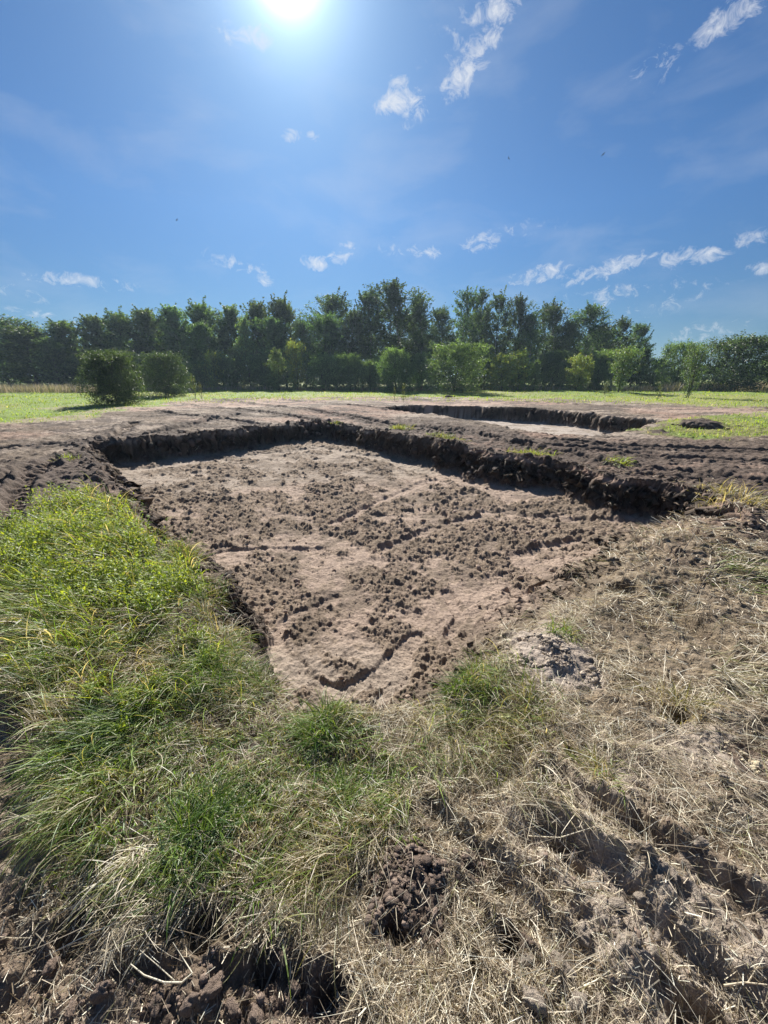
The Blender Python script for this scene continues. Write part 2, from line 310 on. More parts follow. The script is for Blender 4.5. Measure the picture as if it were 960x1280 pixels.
def lerp(a, b, t): return a + (b - a) * t[:, None]
def ground_colour(x, y, o):
    SAND = np.array([.335, .270, .212]); SOIL = np.array([.165, .125, .090]); TOP = np.array([.085, .062, .048]); RED = np.array([.34, .215, .16])
    GREY = np.array([.44, .37, .31]); STRAW = np.array([.26, .205, .14]); GRASS = np.array([.15, .21, .035]); LITTER = np.array([.105, .083, .053])
    n = len(x); r = o['r']
    a = fbm(x, y, .5, 5, 301, .6); b = fbm(x, y, 2.5, 4, 311, .55); c = fbm(x, y, .09, 3, 321, .6); e = fbm(x, y, 5, 3, 331)
    out = np.tile(SOIL, (n, 1))
    # outside, far: scraped sandy subsoil with drifts of topsoil
    far = lerp(np.tile(SOIL, (n, 1)), SAND, sstep(.42, .60, b * .6 + a * .4))
    far = lerp(far, RED, .55 * sstep(.5, .66, e)); far = lerp(far, TOP, .85 * sstep(.54, .62, fbm(x + .3 * y, y * 2.4, 1.1, 4, 341)))
    out = lerp(out, far, sstep(3.5, 6, r))
    berm_dark = sstep(.10, .9, o['berm']) * sstep(4, 7, r)
    out = lerp(out, TOP, np.clip(berm_dark * (.5 + a), 0, 1)); out = lerp(out, TOP, o['ridge'] * .75 * sstep(3.5, 6, r)); out = lerp(out, TOP, o['rut'] * .7 * sstep(3.5, 6, r))
    # the strip between the two pits is dark topsoil
    btw = sstep(-.3, .5, sdf(x, y, PP([(420, 520), (560, 527), (700, 550), (800, 548), (1000, 556), (1300, 600), (1100, 680), (920, 650), (860, 615), (700, 575), (560, 552), (470, 535)])) + (a - .5))
    out = lerp(out, TOP * 1.25, btw * (.5 + .5 * sstep(.38, .55, a)))
    lft = sstep(-.3, .5, sdf(x, y, PP([(-300, 580), (0, 582), (100, 570), (160, 610), (170, 680), (60, 700), (-40, 760), (-300, 800)])) + (a - .5))
    out = lerp(out, TOP * 1.3, lft * (.55 + .45 * sstep(.4, .55, a)))
    # near: straw litter over soil
    near = 1 - sstep(4.5, 6.5, r)
    stw = near * (1 - o['f']) * (1 - o['g']) * (1 - o['mud']) * (1 - o['pale'])
    out = lerp(out, lerp(np.tile(LITTER, (n, 1)), STRAW, sstep(.4, .6, a)), stw * .75 * sstep(.35, .5, c * .5 + a * .5))
    out = lerp(out, lerp(np.tile(TOP, (n, 1)), LITTER, sstep(.35, .6, a)), o['g'] * (1 - o['f']))
    out = lerp(out, lerp(np.tile(SOIL * 1.4, (n, 1)), SAND * 1.0, sstep(.42, .56, a)), o['mud'])
    out = lerp(out, GREY, o['pale'] * (.6 + .4 * c))
    tan = sstep(-.1, .1, sdf(x, y, PP([(640, 1040), (760, 960), (900, 900), (1100, 900), (1300, 1400), (560, 1400), (600, 1180)])) + (a - .5) * .4)
    out = lerp(out, lerp(np.tile(SOIL * 1.2, (n, 1)), GREY * .85, sstep(.44, .56, a)), tan * .8)
    # floor of the pit
    fl = lerp(np.tile(SAND, (n, 1)), RED * 1.1, .3 * sstep(.5, .65, e)); fl = lerp(fl, SOIL * 1.35, np.clip(o['rocky'] * (.6 + .5 * o['clod']) + .75 * sstep(.50, .60, c * .6 + a * .4) * (1 - .7 * o['trod']), 0, 1))
    fl = lerp(fl, SOIL * .85, sstep(.56, .62, a) * .5)
    out = lerp(out, fl, np.where(o['ramp'] > .5, sstep(.35, .8, o['f']), sstep(.85, 1, o['f']))); out = lerp(out, lerp(np.tile(GREY * .85, (n, 1)), SOIL, .6 * sstep(.5, .62, a)), sstep(.85, 1, o['f2']))
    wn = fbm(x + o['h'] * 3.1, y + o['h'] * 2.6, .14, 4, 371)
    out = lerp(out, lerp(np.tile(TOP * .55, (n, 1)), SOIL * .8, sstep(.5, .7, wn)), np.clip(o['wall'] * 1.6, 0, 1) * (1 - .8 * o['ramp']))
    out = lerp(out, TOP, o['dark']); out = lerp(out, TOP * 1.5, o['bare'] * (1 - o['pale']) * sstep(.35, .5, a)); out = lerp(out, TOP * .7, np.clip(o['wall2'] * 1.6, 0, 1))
    # meadow
    gr = lerp(np.tile(GRASS, (n, 1)), np.array([.20, .21, .06]), sstep(.45, .65, fbm(x, y, 7, 3, 351))); gr = lerp(gr, STRAW * 1.1, .8 * sstep(.60, .68, fbm(x, y, 3, 4, 361)) * (1 - sstep(20, 40, r)))
    edge = sstep(0, .35, o['m']) * (1 - sstep(.35, 1, o['m']))
    out = lerp(out, STRAW, edge * .8); out = lerp(out, gr, sstep(.4, 1, o['m'])); out = lerp(out, gr, o['pt'] * .85)
    out = out * (.82 + .36 * c)[:, None]
    return np.clip(out, .01, .8)

# ------------------------------------------------------------------ mesh plumbing
def mesh_np(name, verts, faces, col=None, smooth=False):
    me = bpy.data.meshes.new(name); k = faces.shape[1]
    me.vertices.add(len(verts)); me.vertices.foreach_set('co', np.ascontiguousarray(verts, np.float32).ravel())
    me.loops.add(faces.size); me.loops.foreach_set('vertex_index', np.ascontiguousarray(faces, np.int32).ravel())
    me.polygons.add(len(faces)); me.polygons.foreach_set('loop_start', np.arange(0, faces.size, k, dtype=np.int32))
    me.polygons.foreach_set('loop_total', np.full(len(faces), k, np.int32))
    me.polygons.foreach_set('use_smooth', np.full(len(faces), smooth, bool))
    if col is not None:
        at = me.color_attributes.new('Col', 'FLOAT_COLOR', 'POINT')
        at.data.foreach_set('color', np.ascontiguousarray(np.hstack([col, np.ones((len(col), 1))]), np.float32).ravel())
    me.update(calc_edges=True); return me
def link(name, me, mat=None, parent=None, loc=None):
    o = bpy.data.objects.new(name, me); C.objects.link(o)
    if mat and not me.materials: me.materials.append(mat)
    if parent: o.parent = parent
    if loc is not None: o.location = loc
    return o
def tag(o, label=None, cat=None, group=None, kind=None):
    for k, v in (('label', label), ('category', cat), ('group', group), ('kind', kind)):
        if v: o[k] = v
    return o
def empty(name, loc, rz=0, s=(1, 1, 1)):
    o = bpy.data.objects.new(name, None); C.objects.link(o); o.location = loc; o.rotation_euler = (0, 0, rz); o.scale = s; o.empty_display_size = .2
    return o

def mat_soil(name, bump=.5, scale=1.0):
    m = bpy.data.materials.new(name); m.use_nodes = True; t = m.node_tree; b = t.nodes['Principled BSDF']
    at = t.nodes.new('ShaderNodeAttribute'); at.attribute_name = 'Col'
    tc = t.nodes.new('ShaderNodeTexCoord')
    def nz(s, d, r=.6):
        n = t.nodes.new('ShaderNodeTexNoise'); n.inputs['Scale'].default_value = s; n.inputs['Detail'].default_value = d; n.inputs['Roughness'].default_value = r
        t.links.new(tc.outputs['Object'], n.inputs['Vector']); return n.outputs['Fac']
    a = nz(38 * scale, 7, .7); c = nz(7 * scale, 5)
    mr = t.nodes.new('ShaderNodeMapRange'); mr.inputs[1].default_value = .3; mr.inputs[2].default_value = .7; mr.inputs[3].default_value = .62; mr.inputs[4].default_value = 1.38
    t.links.new(a, mr.inputs[0])
    vm = t.nodes.new('ShaderNodeVectorMath'); vm.operation = 'SCALE'; t.links.new(at.outputs['Color'], vm.inputs[0]); t.links.new(mr.outputs[0], vm.inputs['Scale'])
    t.links.new(vm.outputs[0], b.inputs['Base Color'])
    b.inputs['Roughness'].default_value = .92; b.inputs['Specular IOR Level'].default_value = .25
    bp = t.nodes.new('ShaderNodeBump'); bp.inputs['Strength'].default_value = bump; bp.inputs['Distance'].default_value = .03
    ad = t.nodes.new('ShaderNodeMath'); ad.operation = 'MULTIPLY_ADD'; t.links.new(c, ad.inputs[0]); ad.inputs[1].default_value = .8; t.links.new(a, ad.inputs[2])
    t.links.new(ad.outputs[0], bp.inputs['Height']); t.links.new(bp.outputs[0], b.inputs['Normal'])
    return m
def mat_leaf(name, trans=.45, tint=(1.25, 1.2, .6), gloss=.06, rough=.4, hue=0.0):
    m = bpy.data.materials.new(name); m.use_nodes = True; t = m.node_tree; t.nodes.clear()
    at = t.nodes.new('ShaderNodeAttribute'); at.attribute_name = 'Col'
    oi = t.nodes.new('ShaderNodeObjectInfo')
    hsv = t.nodes.new('ShaderNodeHueSaturation'); mr = t.nodes.new('ShaderNodeMapRange'); mr.inputs[3].default_value = 1 - hue * 1.6; mr.inputs[4].default_value = 1 + hue * 1.6
    t.links.new(oi.outputs['Random'], mr.inputs[0]); t.links.new(mr.outputs[0], hsv.inputs['Value'])
    mh = t.nodes.new('ShaderNodeMapRange'); mh.inputs[3].default_value = .5 - hue * .12; mh.inputs[4].default_value = .5 + hue * .08; t.links.new(oi.outputs['Random'], mh.inputs[0]); t.links.new(mh.outputs[0], hsv.inputs['Hue'])
    t.links.new(at.outputs['Color'], hsv.inputs['Color'])
    d = t.nodes.new('ShaderNodeBsdfDiffuse'); tr = t.nodes.new('ShaderNodeBsdfTranslucent'); g = t.nodes.new('ShaderNodeBsdfGlossy')
    g.inputs['Roughness'].default_value = rough
    mul = t.nodes.new('ShaderNodeMixRGB'); mul.blend_type = 'MULTIPLY'; mul.inputs[0].default_value = 1; mul.inputs[2].default_value = (*tint, 1)
    t.links.new(hsv.outputs[0], mul.inputs[1]); t.links.new(hsv.outputs[0], d.inputs['Color']); t.links.new(mul.outputs[0], tr.inputs['Color'])
    m1 = t.nodes.new('ShaderNodeMixShader'); m1.inputs[0].default_value = trans; t.links.new(d.outputs[0], m1.inputs[1]); t.links.new(tr.outputs[0], m1.inputs[2])
    m2 = t.nodes.new('ShaderNodeMixShader'); m2.inputs[0].default_value = gloss; t.links.new(m1.outputs[0], m2.inputs[1]); t.links.new(g.outputs[0], m2.inputs[2])
    out = t.nodes.new('ShaderNodeOutputMaterial'); t.links.new(m2.outputs[0], out.inputs['Surface'])
    return m
M_SOIL = mat_soil('soil', .85); M_FLOOR = mat_soil('sandy_subsoil', .9); M_MEADOW = mat_soil('meadow_turf', .4, .25); M_CLOD = mat_soil('clod_soil', .6, 2.0); M_LUMP = mat_soil('lump_soil', .9, .14)
M_GREEN = mat_leaf('green_blades', .5, (1.55, 1.4, .6), .045, .5)
M_STRAW = mat_leaf('dry_straw', .3, (1.15, 1.05, .85), .04, .5)
M_MEADOWG = mat_leaf('meadow_blades', .5, (1.5, 1.45, .5), .03, .5)
M_TREE = mat_leaf('tree_foliage', .5, (1.5, 1.5, .65), .05, .5, .20)
M_BUSH = mat_leaf('bush_foliage', .45, (1.5, 1.45, .6), .06, .45, .1)
def mat_bark(name, c1, c2, sc):
    m = bpy.data.materials.new(name); m.use_nodes = True; t = m.node_tree; b = t.nodes['Principled BSDF']; b.inputs['Roughness'].default_value = .85
    n = t.nodes.new('ShaderNodeTexNoise'); n.inputs['Scale'].default_value = sc; n.inputs['Detail'].default_value = 5
    cr = t.nodes.new('ShaderNodeValToRGB'); cr.color_ramp.elements[0].color = (*c1, 1); cr.color_ramp.elements[1].color = (*c2, 1)
    cr.color_ramp.elements[0].position = .4; cr.color_ramp.elements[1].position = .6
    tc = t.nodes.new('ShaderNodeTexCoord'); t.links.new(tc.outputs['Object'], n.inputs['Vector']); t.links.new(n.outputs['Fac'], cr.inputs[0]); t.links.new(cr.outputs[0], b.inputs['Base Color'])
    return m
M_BARK = mat_bark('bark', (.035, .028, .022), (.075, .062, .05), 5); M_BIRCH = mat_bark('birch_bark', (.08, .07, .06), (.55, .53, .5), 3)

# ------------------------------------------------------------------ the ground, one continuous sheet cut into its surfaces
rows = np.concatenate([np.linspace(.03, .42, 14)[:-1], np.exp(np.arange(math.log(.42), math.log(7.5), .0037)), np.exp(np.arange(math.log(7.52), math.log(24), .0024)), np.exp(np.arange(math.log(24.1), math.log(90), .012)), np.geomspace(92, 7000, 30)])
fan = np.concatenate([np.arange(-180, -72, 2.0), np.arange(-72, -58, .3), np.arange(-58, 58, .15), np.arange(58, 72, .3), np.arange(72, 180, 2.0)])
fan = np.radians(fan)
rr, aa = np.meshgrid(rows, fan, indexing='ij')
gx, gy = (rr * np.sin(aa)).ravel(), (rr * np.cos(aa)).ravel()
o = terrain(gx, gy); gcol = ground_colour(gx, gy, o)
wl = np.clip(o['wall'] + o['wall2'] + .25 * o['berm'], 0, 1) * np.clip(o['r'] / 6, .12, 1)
zz = o['h']; u1, u2 = gx + 3.2 * zz, gy - 2.7 * zz
gxx = gx + wl * ((fbm(u1, u2 + zz, .20, 3, 801) - .5) * .42 + (lumps(u1 + zz, u2, .13, 803, .8) - .3) * .10)
gyy = gy + wl * ((fbm(u2, u1 - zz, .20, 3, 811) - .5) * .42 - (lumps(u1 + zz, u2, .16, 807, .8) - .3) * .16)
gv = np.column_stack([gxx, gyy, zz + wl * (fbm(u1 * 1.3, u2, .1, 3, 821) - .5) * .08])
nr, nc = rr.shape
i0 = (np.arange(nr - 1)[:, None] * nc + np.arange(nc)[None, :]); j1 = (np.arange(nr - 1)[:, None] * nc + (np.arange(nc)[None, :] + 1) % nc)
gf = np.stack([i0, j1, j1 + nc, i0 + nc], -1).reshape(-1, 4)
ff = o['f'][gf[:, 0]]; ff2 = o['f2'][gf[:, 0]]; mm = o['m'][gf[:, 0]]
reg = np.zeros(len(gf), int); reg[mm > .55] = 1; reg[(ff > .01) & (ff < .93)] = 2; reg[ff >= .93] = 3; reg[(ff2 > .01) & (ff2 < .93)] = 4; reg[ff2 >= .93] = 5
for k, (nm, mt) in enumerate([('ground', M_SOIL), ('meadow_ground', M_MEADOW), ('pit_bank', M_SOIL), ('pit_floor', M_FLOOR), ('second_pit_bank', M_SOIL), ('second_pit_floor', M_FLOOR)]):
    fs = gf[reg == k]; us, inv = np.unique(fs, return_inverse=True)
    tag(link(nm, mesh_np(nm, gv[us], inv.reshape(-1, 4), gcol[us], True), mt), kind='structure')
del gv, gf, gcol, rr, aa

# height lookup rasters for planting
class Raster:
    def __init__(s, x0, x1, y0, y1, st, fine=True):
        s.x0, s.y0, s.st = x0, y0, st; s.nx = int((x1 - x0) / st) + 1; s.ny = int((y1 - y0) / st) + 1
        X, Y = np.meshgrid(x0 + np.arange(s.nx) * st, y0 + np.arange(s.ny) * st, indexing='ij')
        s.o = terrain(X.ravel(), Y.ravel(), fine); s.o = {k: v.reshape(s.nx, s.ny) for k, v in s.o.items()}
    def get(s, x, y, key='h'):
        u = np.clip((x - s.x0) / s.st, 0, s.nx - 1.001); v = np.clip((y - s.y0) / s.st, 0, s.ny - 1.001)
        i, j = u.astype(int), v.astype(int); a, b = u - i, v - j; g = s.o[key]
        return (g[i, j] * (1 - a) + g[i + 1, j] * a) * (1 - b) + (g[i, j + 1] * (1 - a) + g[i + 1, j + 1] * a) * b
RN = Raster(-4, 4, .2, 5, .008); RF = Raster(-26, 26, 0, 32, .06)
def look(x, y, key='h'):
    n = (np.abs(x) < 3.99) & (y > .21) & (y < 4.99)
    return np.where(n, RN.get(x, y, key), RF.get(x, y, key))
def hz(x, y): return float(look(np.array([float(x)]), np.array([float(y)]))[0])

# ------------------------------------------------------------------ blades
def blades(base, az, inc, length, width, droop, colb, colt, segs=4, hug=True, roll=None, lift=None, ref=(0, 0, 0), shape=.9, wig=0.0):
    n = len(az); s = segs + 1
    hx, hy = np.cos(az), np.sin(az)
    pos = np.zeros((n, s, 3)); pos[:, 0] = base; step = length / segs; a = inc.copy(); az2 = az.copy()
    wg = rng.normal(0, 1, n) * wig
    for k in range(1, s):
        az2 = az2 + wg; hx2, hy2 = np.cos(az2), np.sin(az2)
        pos[:, k, 0] = pos[:, k - 1, 0] + hx2 * np.cos(a) * step; pos[:, k, 1] = pos[:, k - 1, 1] + hy2 * np.cos(a) * step
        pos[:, k, 2] = pos[:, k - 1, 2] + np.sin(a) * step
        a = a - droop / segs * (0.5 + k / segs)
    if hug:
        g = look(pos[:, 1:, 0].ravel() + ref[0], pos[:, 1:, 1].ravel() + ref[1]).reshape(n, s - 1) - ref[2]
        lo = g + (.004 if lift is None else lift[:, None])
        pos[:, 1:, 2] = np.maximum(pos[:, 1:, 2], lo)
    if roll is None: roll = rng.uniform(-.9, .9, n)
    sx, sy, sz = -hy * np.cos(roll), hx * np.cos(roll), np.sin(roll)
    side = np.stack([sx, sy, sz], -1)
    t = np.linspace(0, 1, s); wp = (1 - t ** 2.2 * shape) * (.7 + .3 * np.sin(np.clip(t * 3, 0, 1.57)))
    off = side[:, None, :] * (width[:, None] * wp[None, :] * .5)[:, :, None]
    V = np.stack([pos - off, pos + off], 2).reshape(-1, 3)
    b0 = (np.arange(n) * s * 2)[:, None] + (np.arange(segs) * 2)[None, :]
    F = np.stack([b0, b0 + 1, b0 + 3, b0 + 2], -1).reshape(-1, 4)
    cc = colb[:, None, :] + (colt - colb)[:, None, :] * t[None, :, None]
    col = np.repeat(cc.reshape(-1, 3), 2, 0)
    return V, F, np.clip(col, .003, .9)
def join(parts):
    V, F, K = [], [], []; n = 0
    for v, f, k in parts: V.append(v); F.append(f + n); K.append(k); n += len(v)
    return np.vstack(V), np.vstack(F), np.vstack(K)
G1 = np.array([.12, .225, .035]); G2 = np.array([.215, .315, .06]); G3 = np.array([.045, .10, .03]); YG = np.array([.26, .32, .05])
S1 = np.array([.65, .57, .42]); S2 = np.array([.43, .365, .275]); S3 = np.array([.82, .77, .62]); S4 = np.array([.22, .17, .11]); OL = np.array([.28, .28, .12])
def pick(n, cols, p):
    c = np.array(cols)[rng.choice(len(cols), n, p=np.array(p) / sum(p))]; return c * rng.uniform(.75, 1.25, (n, 1))
def spread(n, r0, r1, az0=-64, az1=64):
    r = np.exp(rng.uniform(math.log(r0), math.log(r1), n)); a = np.radians(rng.uniform(az0, az1, n))
    return r * np.sin(a), r * np.cos(a), r
def wscale(r): return np.clip(r / 2.2, .8, 2.6)

# dry straw lying over the worked ground on the right and in front
def straw(n, green=False):
    x, y, r = spread(n, .5, 8.5)
    f, g, mud, pale, rut = (look(x, y, k) for k in ('f', 'g', 'mud', 'pale', 'rut'))
    right = sstep(-.9, .6, x / np.maximum(y, .2) * 2 + .2 - (y - 1.4) * .05)
    patch = fbm(x, y, .28, 3, 401)
    d = np.where(look(x, y, 'ramp') > .5, 1 - sstep(.2, .95, f), 1 - sstep(0, .35, f)) * (1 - .95 * look(x, y, 'bare')) * (1 - .93 * mud) * (1 - .9 * pale) * (1 - .4 * g) * (1 - .4 * rut) * (.10 + 1.0 * sstep(.38, .60, patch))
    d *= (1 - sstep(5.0, 7.5, r) * .85); d *= np.where(x < -1.0, .35 * (r < 3.2), 1)
    tan = sstep(-.1, .15, sdf(x, y, PP([(680, 1040), (780, 1000), (1100, 1000), (1300, 1400), (620, 1400), (640, 1180)])) + (patch - .5) * .5)
    d *= (.55 + .45 * sstep(.7, 1.6, r)) * (1 - .35 * tan) * (1 - .55 * sstep(-.08, .1, sdf(x, y, PP([(430, 1060), (560, 1050), (700, 1150), (720, 1400), (380, 1400), (420, 1180)])) + (patch - .5) * .5))
    keep = rng.random(n) < d; x, y, r = x[keep], y[keep], r[keep]; n = len(x)
    field = fbm(x, y, .55, 2, 411) * 2 * math.pi * 1.6 + .6
    az = field + rng.normal(0, 1.25, n); inc = np.abs(rng.normal(.12, .22, n)); L = rng.gamma(2.8, .022, n).clip(.015, .22) * (1 + .15 * r.clip(0, 4))
    w = rng.uniform(.0011, .0032, n) * wscale(r) * (.75 + .25 * sstep(.7, 1.5, r))
    cb = pick(n, [S1, S2, S3, S4, OL], [4, 3.5, 3.4, 2.8, 1.0])
    lift = rng.exponential(.010, n) + .002
    z = look(x, y) + lift * .8
    return blades(np.column_stack([x, y, z]), az, inc, L, w, rng.uniform(0, .6, n), cb, cb * rng.uniform(.85, 1.15, (n, 1)), 4, True, rng.uniform(-1.3, 1.3, n), lift, shape=.6, wig=.09)
V, F, K = straw(200000)
tag(link('dry_straw', mesh_np('dry_straw', V, F, K), M_STRAW), 'flattened dry straw scattered over the bare soil', 'straw', kind='stuff')

# fine chaff and short bits
x, y, r = spread(120000, .5, 6.5)
d = (1 - sstep(0, .3, look(x, y, 'f'))) * (1 - .85 * look(x, y, 'bare')) * (1 - .5 * look(x, y, 'g')) * (.3 + .7 * sstep(.4, .55, fbm(x, y, .2, 3, 421))) * (1 - .8 * look(x, y, 'pale')) * (1 - .6 * look(x, y, 'mud'))
k = rng.random(len(x)) < d; x, y, r = x[k], y[k], r[k]; n = len(x)
cb = pick(n, [S1, S2, S3, S4], [3, 4, 1.5, 3])
V, F, K = blades(np.column_stack([x, y, look(x, y) + .003]), rng.uniform(0, 6.28, n), rng.normal(.2, .35, n), rng.uniform(.01, .05, n), rng.uniform(.0018, .005, n) * wscale(r), np.zeros(n), cb, cb, 1, True, rng.uniform(-1.4, 1.4, n), rng.exponential(.006, n) + .002, shape=.3)
tag(link('straw_chaff', mesh_np('straw_chaff', V, F, K), M_STRAW), 'short broken bits of straw littering the soil', 'chaff', kind='stuff')

# green grass on the left and in the middle
def green(n):
    x, y, r = spread(n, .55, 7.2, -66, 30)
    g, f, mud, rut = (look(x, y, k) for k in ('g', 'f', 'mud', 'rut'))
    pat = fbm(x, y, .22, 3, 431); big = fbm(x, y, .6, 2, 441)
    mid = sstep(-.15, .15, sdf(x, y, PP([(520, 890), (560, 830), (620, 805), (680, 850), (700, 930), (600, 960), (500, 960)])))
    d = np.clip(g * (.35 + .9 * sstep(.38, .56, pat)) + mid * .30, 0, 1) * (1 - sstep(0, .3, f)) * (1 - mud * .9) * (1 - rut * .8) * (1 - .95 * look(x, y, 'bare'))
    keep = rng.random(n) < d; x, y, r, pat, big = x[keep], y[keep], r[keep], pat[keep], big[keep]; n = len(x)
    comb = math.pi * 1.22 + (fbm(x, y, .5, 2, 451) - .5) * 3.2
    az = comb + rng.normal(0, .75, n); inc = rng.normal(.85, .3, n).clip(.1, 1.5)
    L = rng.uniform(.06, .21, n) * (.5 + .9 * sstep(.35, .65, big)) * (.75 + .25 * sstep(1, 1.6, r)); L *= np.where(y > 2.2, 1.35, 1)
    w = rng.uniform(.0022, .0055, n) * wscale(r)
    lush = sstep(2.2, 2.8, y)[:, None]
    dry = sstep(.5, .66, fbm(x, y, .3, 3, 461))[:, None]
    c1 = pick(n, [G1, G2, G3, YG, OL], [4, 4, 2, 2, 1]); c2 = pick(n, [YG, G2], [3, 2]); c3 = pick(n, [S1, S2, OL], [2, 2, 2])
    c = (c1 * (1 - lush * .6) + c2 * lush * .6) * 1.2
    isdry = (rng.random(n)[:, None] < .10 + (.18 + .55 * dry) * (1 - lush)); c = np.where(isdry, c3, c)
    z = look(x, y)
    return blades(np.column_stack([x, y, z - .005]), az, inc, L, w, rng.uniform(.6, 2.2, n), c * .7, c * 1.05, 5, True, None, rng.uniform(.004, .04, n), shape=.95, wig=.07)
V, F, K = green(105000)
def lush(n):
    poly = PP([(20, 720), (40, 650), (110, 618), (175, 655), (240, 700), (262, 790), (290, 880), (200, 900), (70, 880), (20, 820)])
    xs, ys = np.array([p[0] for p in poly]), np.array([p[1] for p in poly]); x = rng.uniform(xs.min(), xs.max(), n); y = rng.uniform(ys.min(), ys.max(), n)
    k = (sdf(x, y, poly) + (fbm(x, y, .3, 3, 465) - .5) * .7 > 0) & (look(x, y, 'f') < .5) & (rng.random(n) < sstep(.36, .56, fbm(x, y, .22, 3, 467)) * (1 - .6 * sstep(.5, .56, fbm(x, y, .34, 3, 469)))); x, y = x[k], y[k]; n = len(x); r = np.hypot(x, y)
    c = pick(n, [YG * 1.1, G2 * 1.15, G1, OL, S1, S2], [4, 4, 2, 2, 2.5, 1.5]); big = fbm(x, y, .5, 2, 441)
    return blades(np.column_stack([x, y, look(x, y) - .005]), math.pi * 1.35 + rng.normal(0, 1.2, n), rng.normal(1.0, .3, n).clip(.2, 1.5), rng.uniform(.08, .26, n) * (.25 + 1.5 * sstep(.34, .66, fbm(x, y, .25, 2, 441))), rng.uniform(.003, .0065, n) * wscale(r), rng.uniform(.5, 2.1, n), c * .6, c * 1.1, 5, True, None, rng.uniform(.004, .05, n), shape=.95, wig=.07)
V, F, K = join([(V, F, K), lush(36000)])
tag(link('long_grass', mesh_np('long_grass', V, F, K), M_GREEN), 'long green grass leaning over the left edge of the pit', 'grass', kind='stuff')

# leafy weeds among the lush grass on the left
def leaves(cen, axis, nrm, L, W, col):
    """pointed oval leaves bent along their rib: two quads each"""
    n = len(L); side = np.cross(axis, nrm); side /= np.linalg.norm(side, axis=1)[:, None] + 1e-9
    a = cen; m = cen + axis * L[:, None] * .5; t = cen + axis * L[:, None] - nrm * (L * .15)[:, None]
    l = m + side * W[:, None] * .5 + nrm * (W * .15)[:, None]; rr_ = m - side * W[:, None] * .5 + nrm * (W * .15)[:, None]
    V = np.stack([a, l, t, rr_, m], 1).reshape(-1, 3); b = np.arange(n) * 5
    F = np.concatenate([np.stack([b, b + 1, b + 4], -1), np.stack([b + 1, b + 2, b + 4], -1), np.stack([b + 2, b + 3, b + 4], -1), np.stack([b + 3, b, b + 4], -1)])
    return V, F, np.repeat(col, 5, 0)
def weeds(nst, poly, hmin, hmax, lsize, cols, seed):
    xs, ys = np.array([p[0] for p in poly]), np.array([p[1] for p in poly])
    x = rng.uniform(xs.min(), xs.max(), nst * 9); y = rng.uniform(ys.min(), ys.max(), nst * 9)
    k = (sdf(x, y, poly) + (fbm(x, y, .3, 3, seed) - .5) * .8 > 0) & (look(x, y, 'f') < .1) & (fbm(x, y, .34, 3, 469) > .49); x, y = x[k][:nst], y[k][:nst]; n = len(x)
    H = rng.uniform(hmin, hmax, n) * (.5 + fbm(x, y, .35, 2, seed + 3)); la = rng.uniform(0, 6.28, n); lean = rng.uniform(.05, .5, n)
    m = 14; t = rng.uniform(.15, 1, (n, m)); ang = rng.uniform(0, 6.28, (n, m))
    base = np.column_stack([x, y, look(x, y)])
    top = base + np.column_stack([np.cos(la) * lean * H, np.sin(la) * lean * H, H])
    cen = base[:, None] + (top - base)[:, None] * t[..., None]
    el = rng.uniform(-.1, .9, (n, m)); ax = np.stack([np.cos(ang) * np.cos(el), np.sin(ang) * np.cos(el), np.sin(el)], -1).reshape(-1, 3)
    nr_ = np.cross(ax, np.stack([-np.sin(ang), np.cos(ang), 0 * ang], -1).reshape(-1, 3)); nr_ = -nr_ + rng.normal(0, .25, nr_.shape)
    nr_ /= np.linalg.norm(nr_, axis=1)[:, None]
    L = rng.uniform(.6, 1.3, n * m) * lsize
    return leaves(cen.reshape(-1, 3), ax, nr_, L, L * rng.uniform(.3, .5, n * m), pick(n * m, cols, [3, 3, 2]))
W1 = weeds(1100, PP([(20, 700), (40, 640), (120, 625), (190, 690), (240, 700), (240, 790), (110, 790), (10, 800)]),   .10, .30, .034, [YG, G2, YG * 1.15], 501)
W2 = weeds(200, PP([(130, 880), (180, 810), (240, 820), (240, 900), (150, 930)]), .06, .13, .024, [YG, G2, YG * 1.15], 511)
V, F, K = join([W1, W2])
tag(link('leafy_weeds', mesh_np('leafy_weeds', V, F, K), M_GREEN), 'low yellow green leafy weeds growing among grass on the left', 'weeds', kind='stuff')

# meadow grass: short upright blades in little bunches
def meadow(n):
    x, y, r = spread(n, 8.5, 62, -52, 52)
    mk = np.where(r < 28, look(x, y, 'm'), 1.0); pt = np.where(r < 28, look(x, y, 'pt'), 0)
    d = np.maximum(sstep(.3, .9, mk), pt) * (.35 + .65 * sstep(.35, .6, fbm(x, y, .8, 3, 521)))
    k = rng.random(n) < d; x, y, r, mk, pt = x[k], y[k], r[k], mk[k], pt[k]; n = len(x); z = np.where(r < 25, look(x, y), 0)
    o2 = terrain(x, y, False)['h']; z = np.where(r < 25, z, o2)
    g = fbm(x, y, 4, 3, 531)[:, None]
    c = pick(n, [G2, YG, G1], [4, 5, 1]); c = c * (1.3 - .5 * sstep(.5, .7, g)); dry = (rng.random(n) < .06 + .75 * (1 - sstep(.0, .95, mk)) * (pt < .5))[:, None]
    c = np.where(dry, pick(n, [S2, S1], [1, 1]), c)
    L = rng.uniform(.05, .14, n) * (1 + (r > 30) * .3); w = .0009 * r * rng.uniform(.8, 1.8, n)
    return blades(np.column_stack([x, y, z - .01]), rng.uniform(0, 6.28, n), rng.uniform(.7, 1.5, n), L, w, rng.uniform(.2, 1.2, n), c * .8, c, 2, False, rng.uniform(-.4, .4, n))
V, F, K = meadow(90000)
tag(link('meadow_grass', mesh_np('meadow_grass', V, F, K), M_MEADOWG), 'short bright green meadow grass beyond the bare soil', 'grass', kind='stuff')
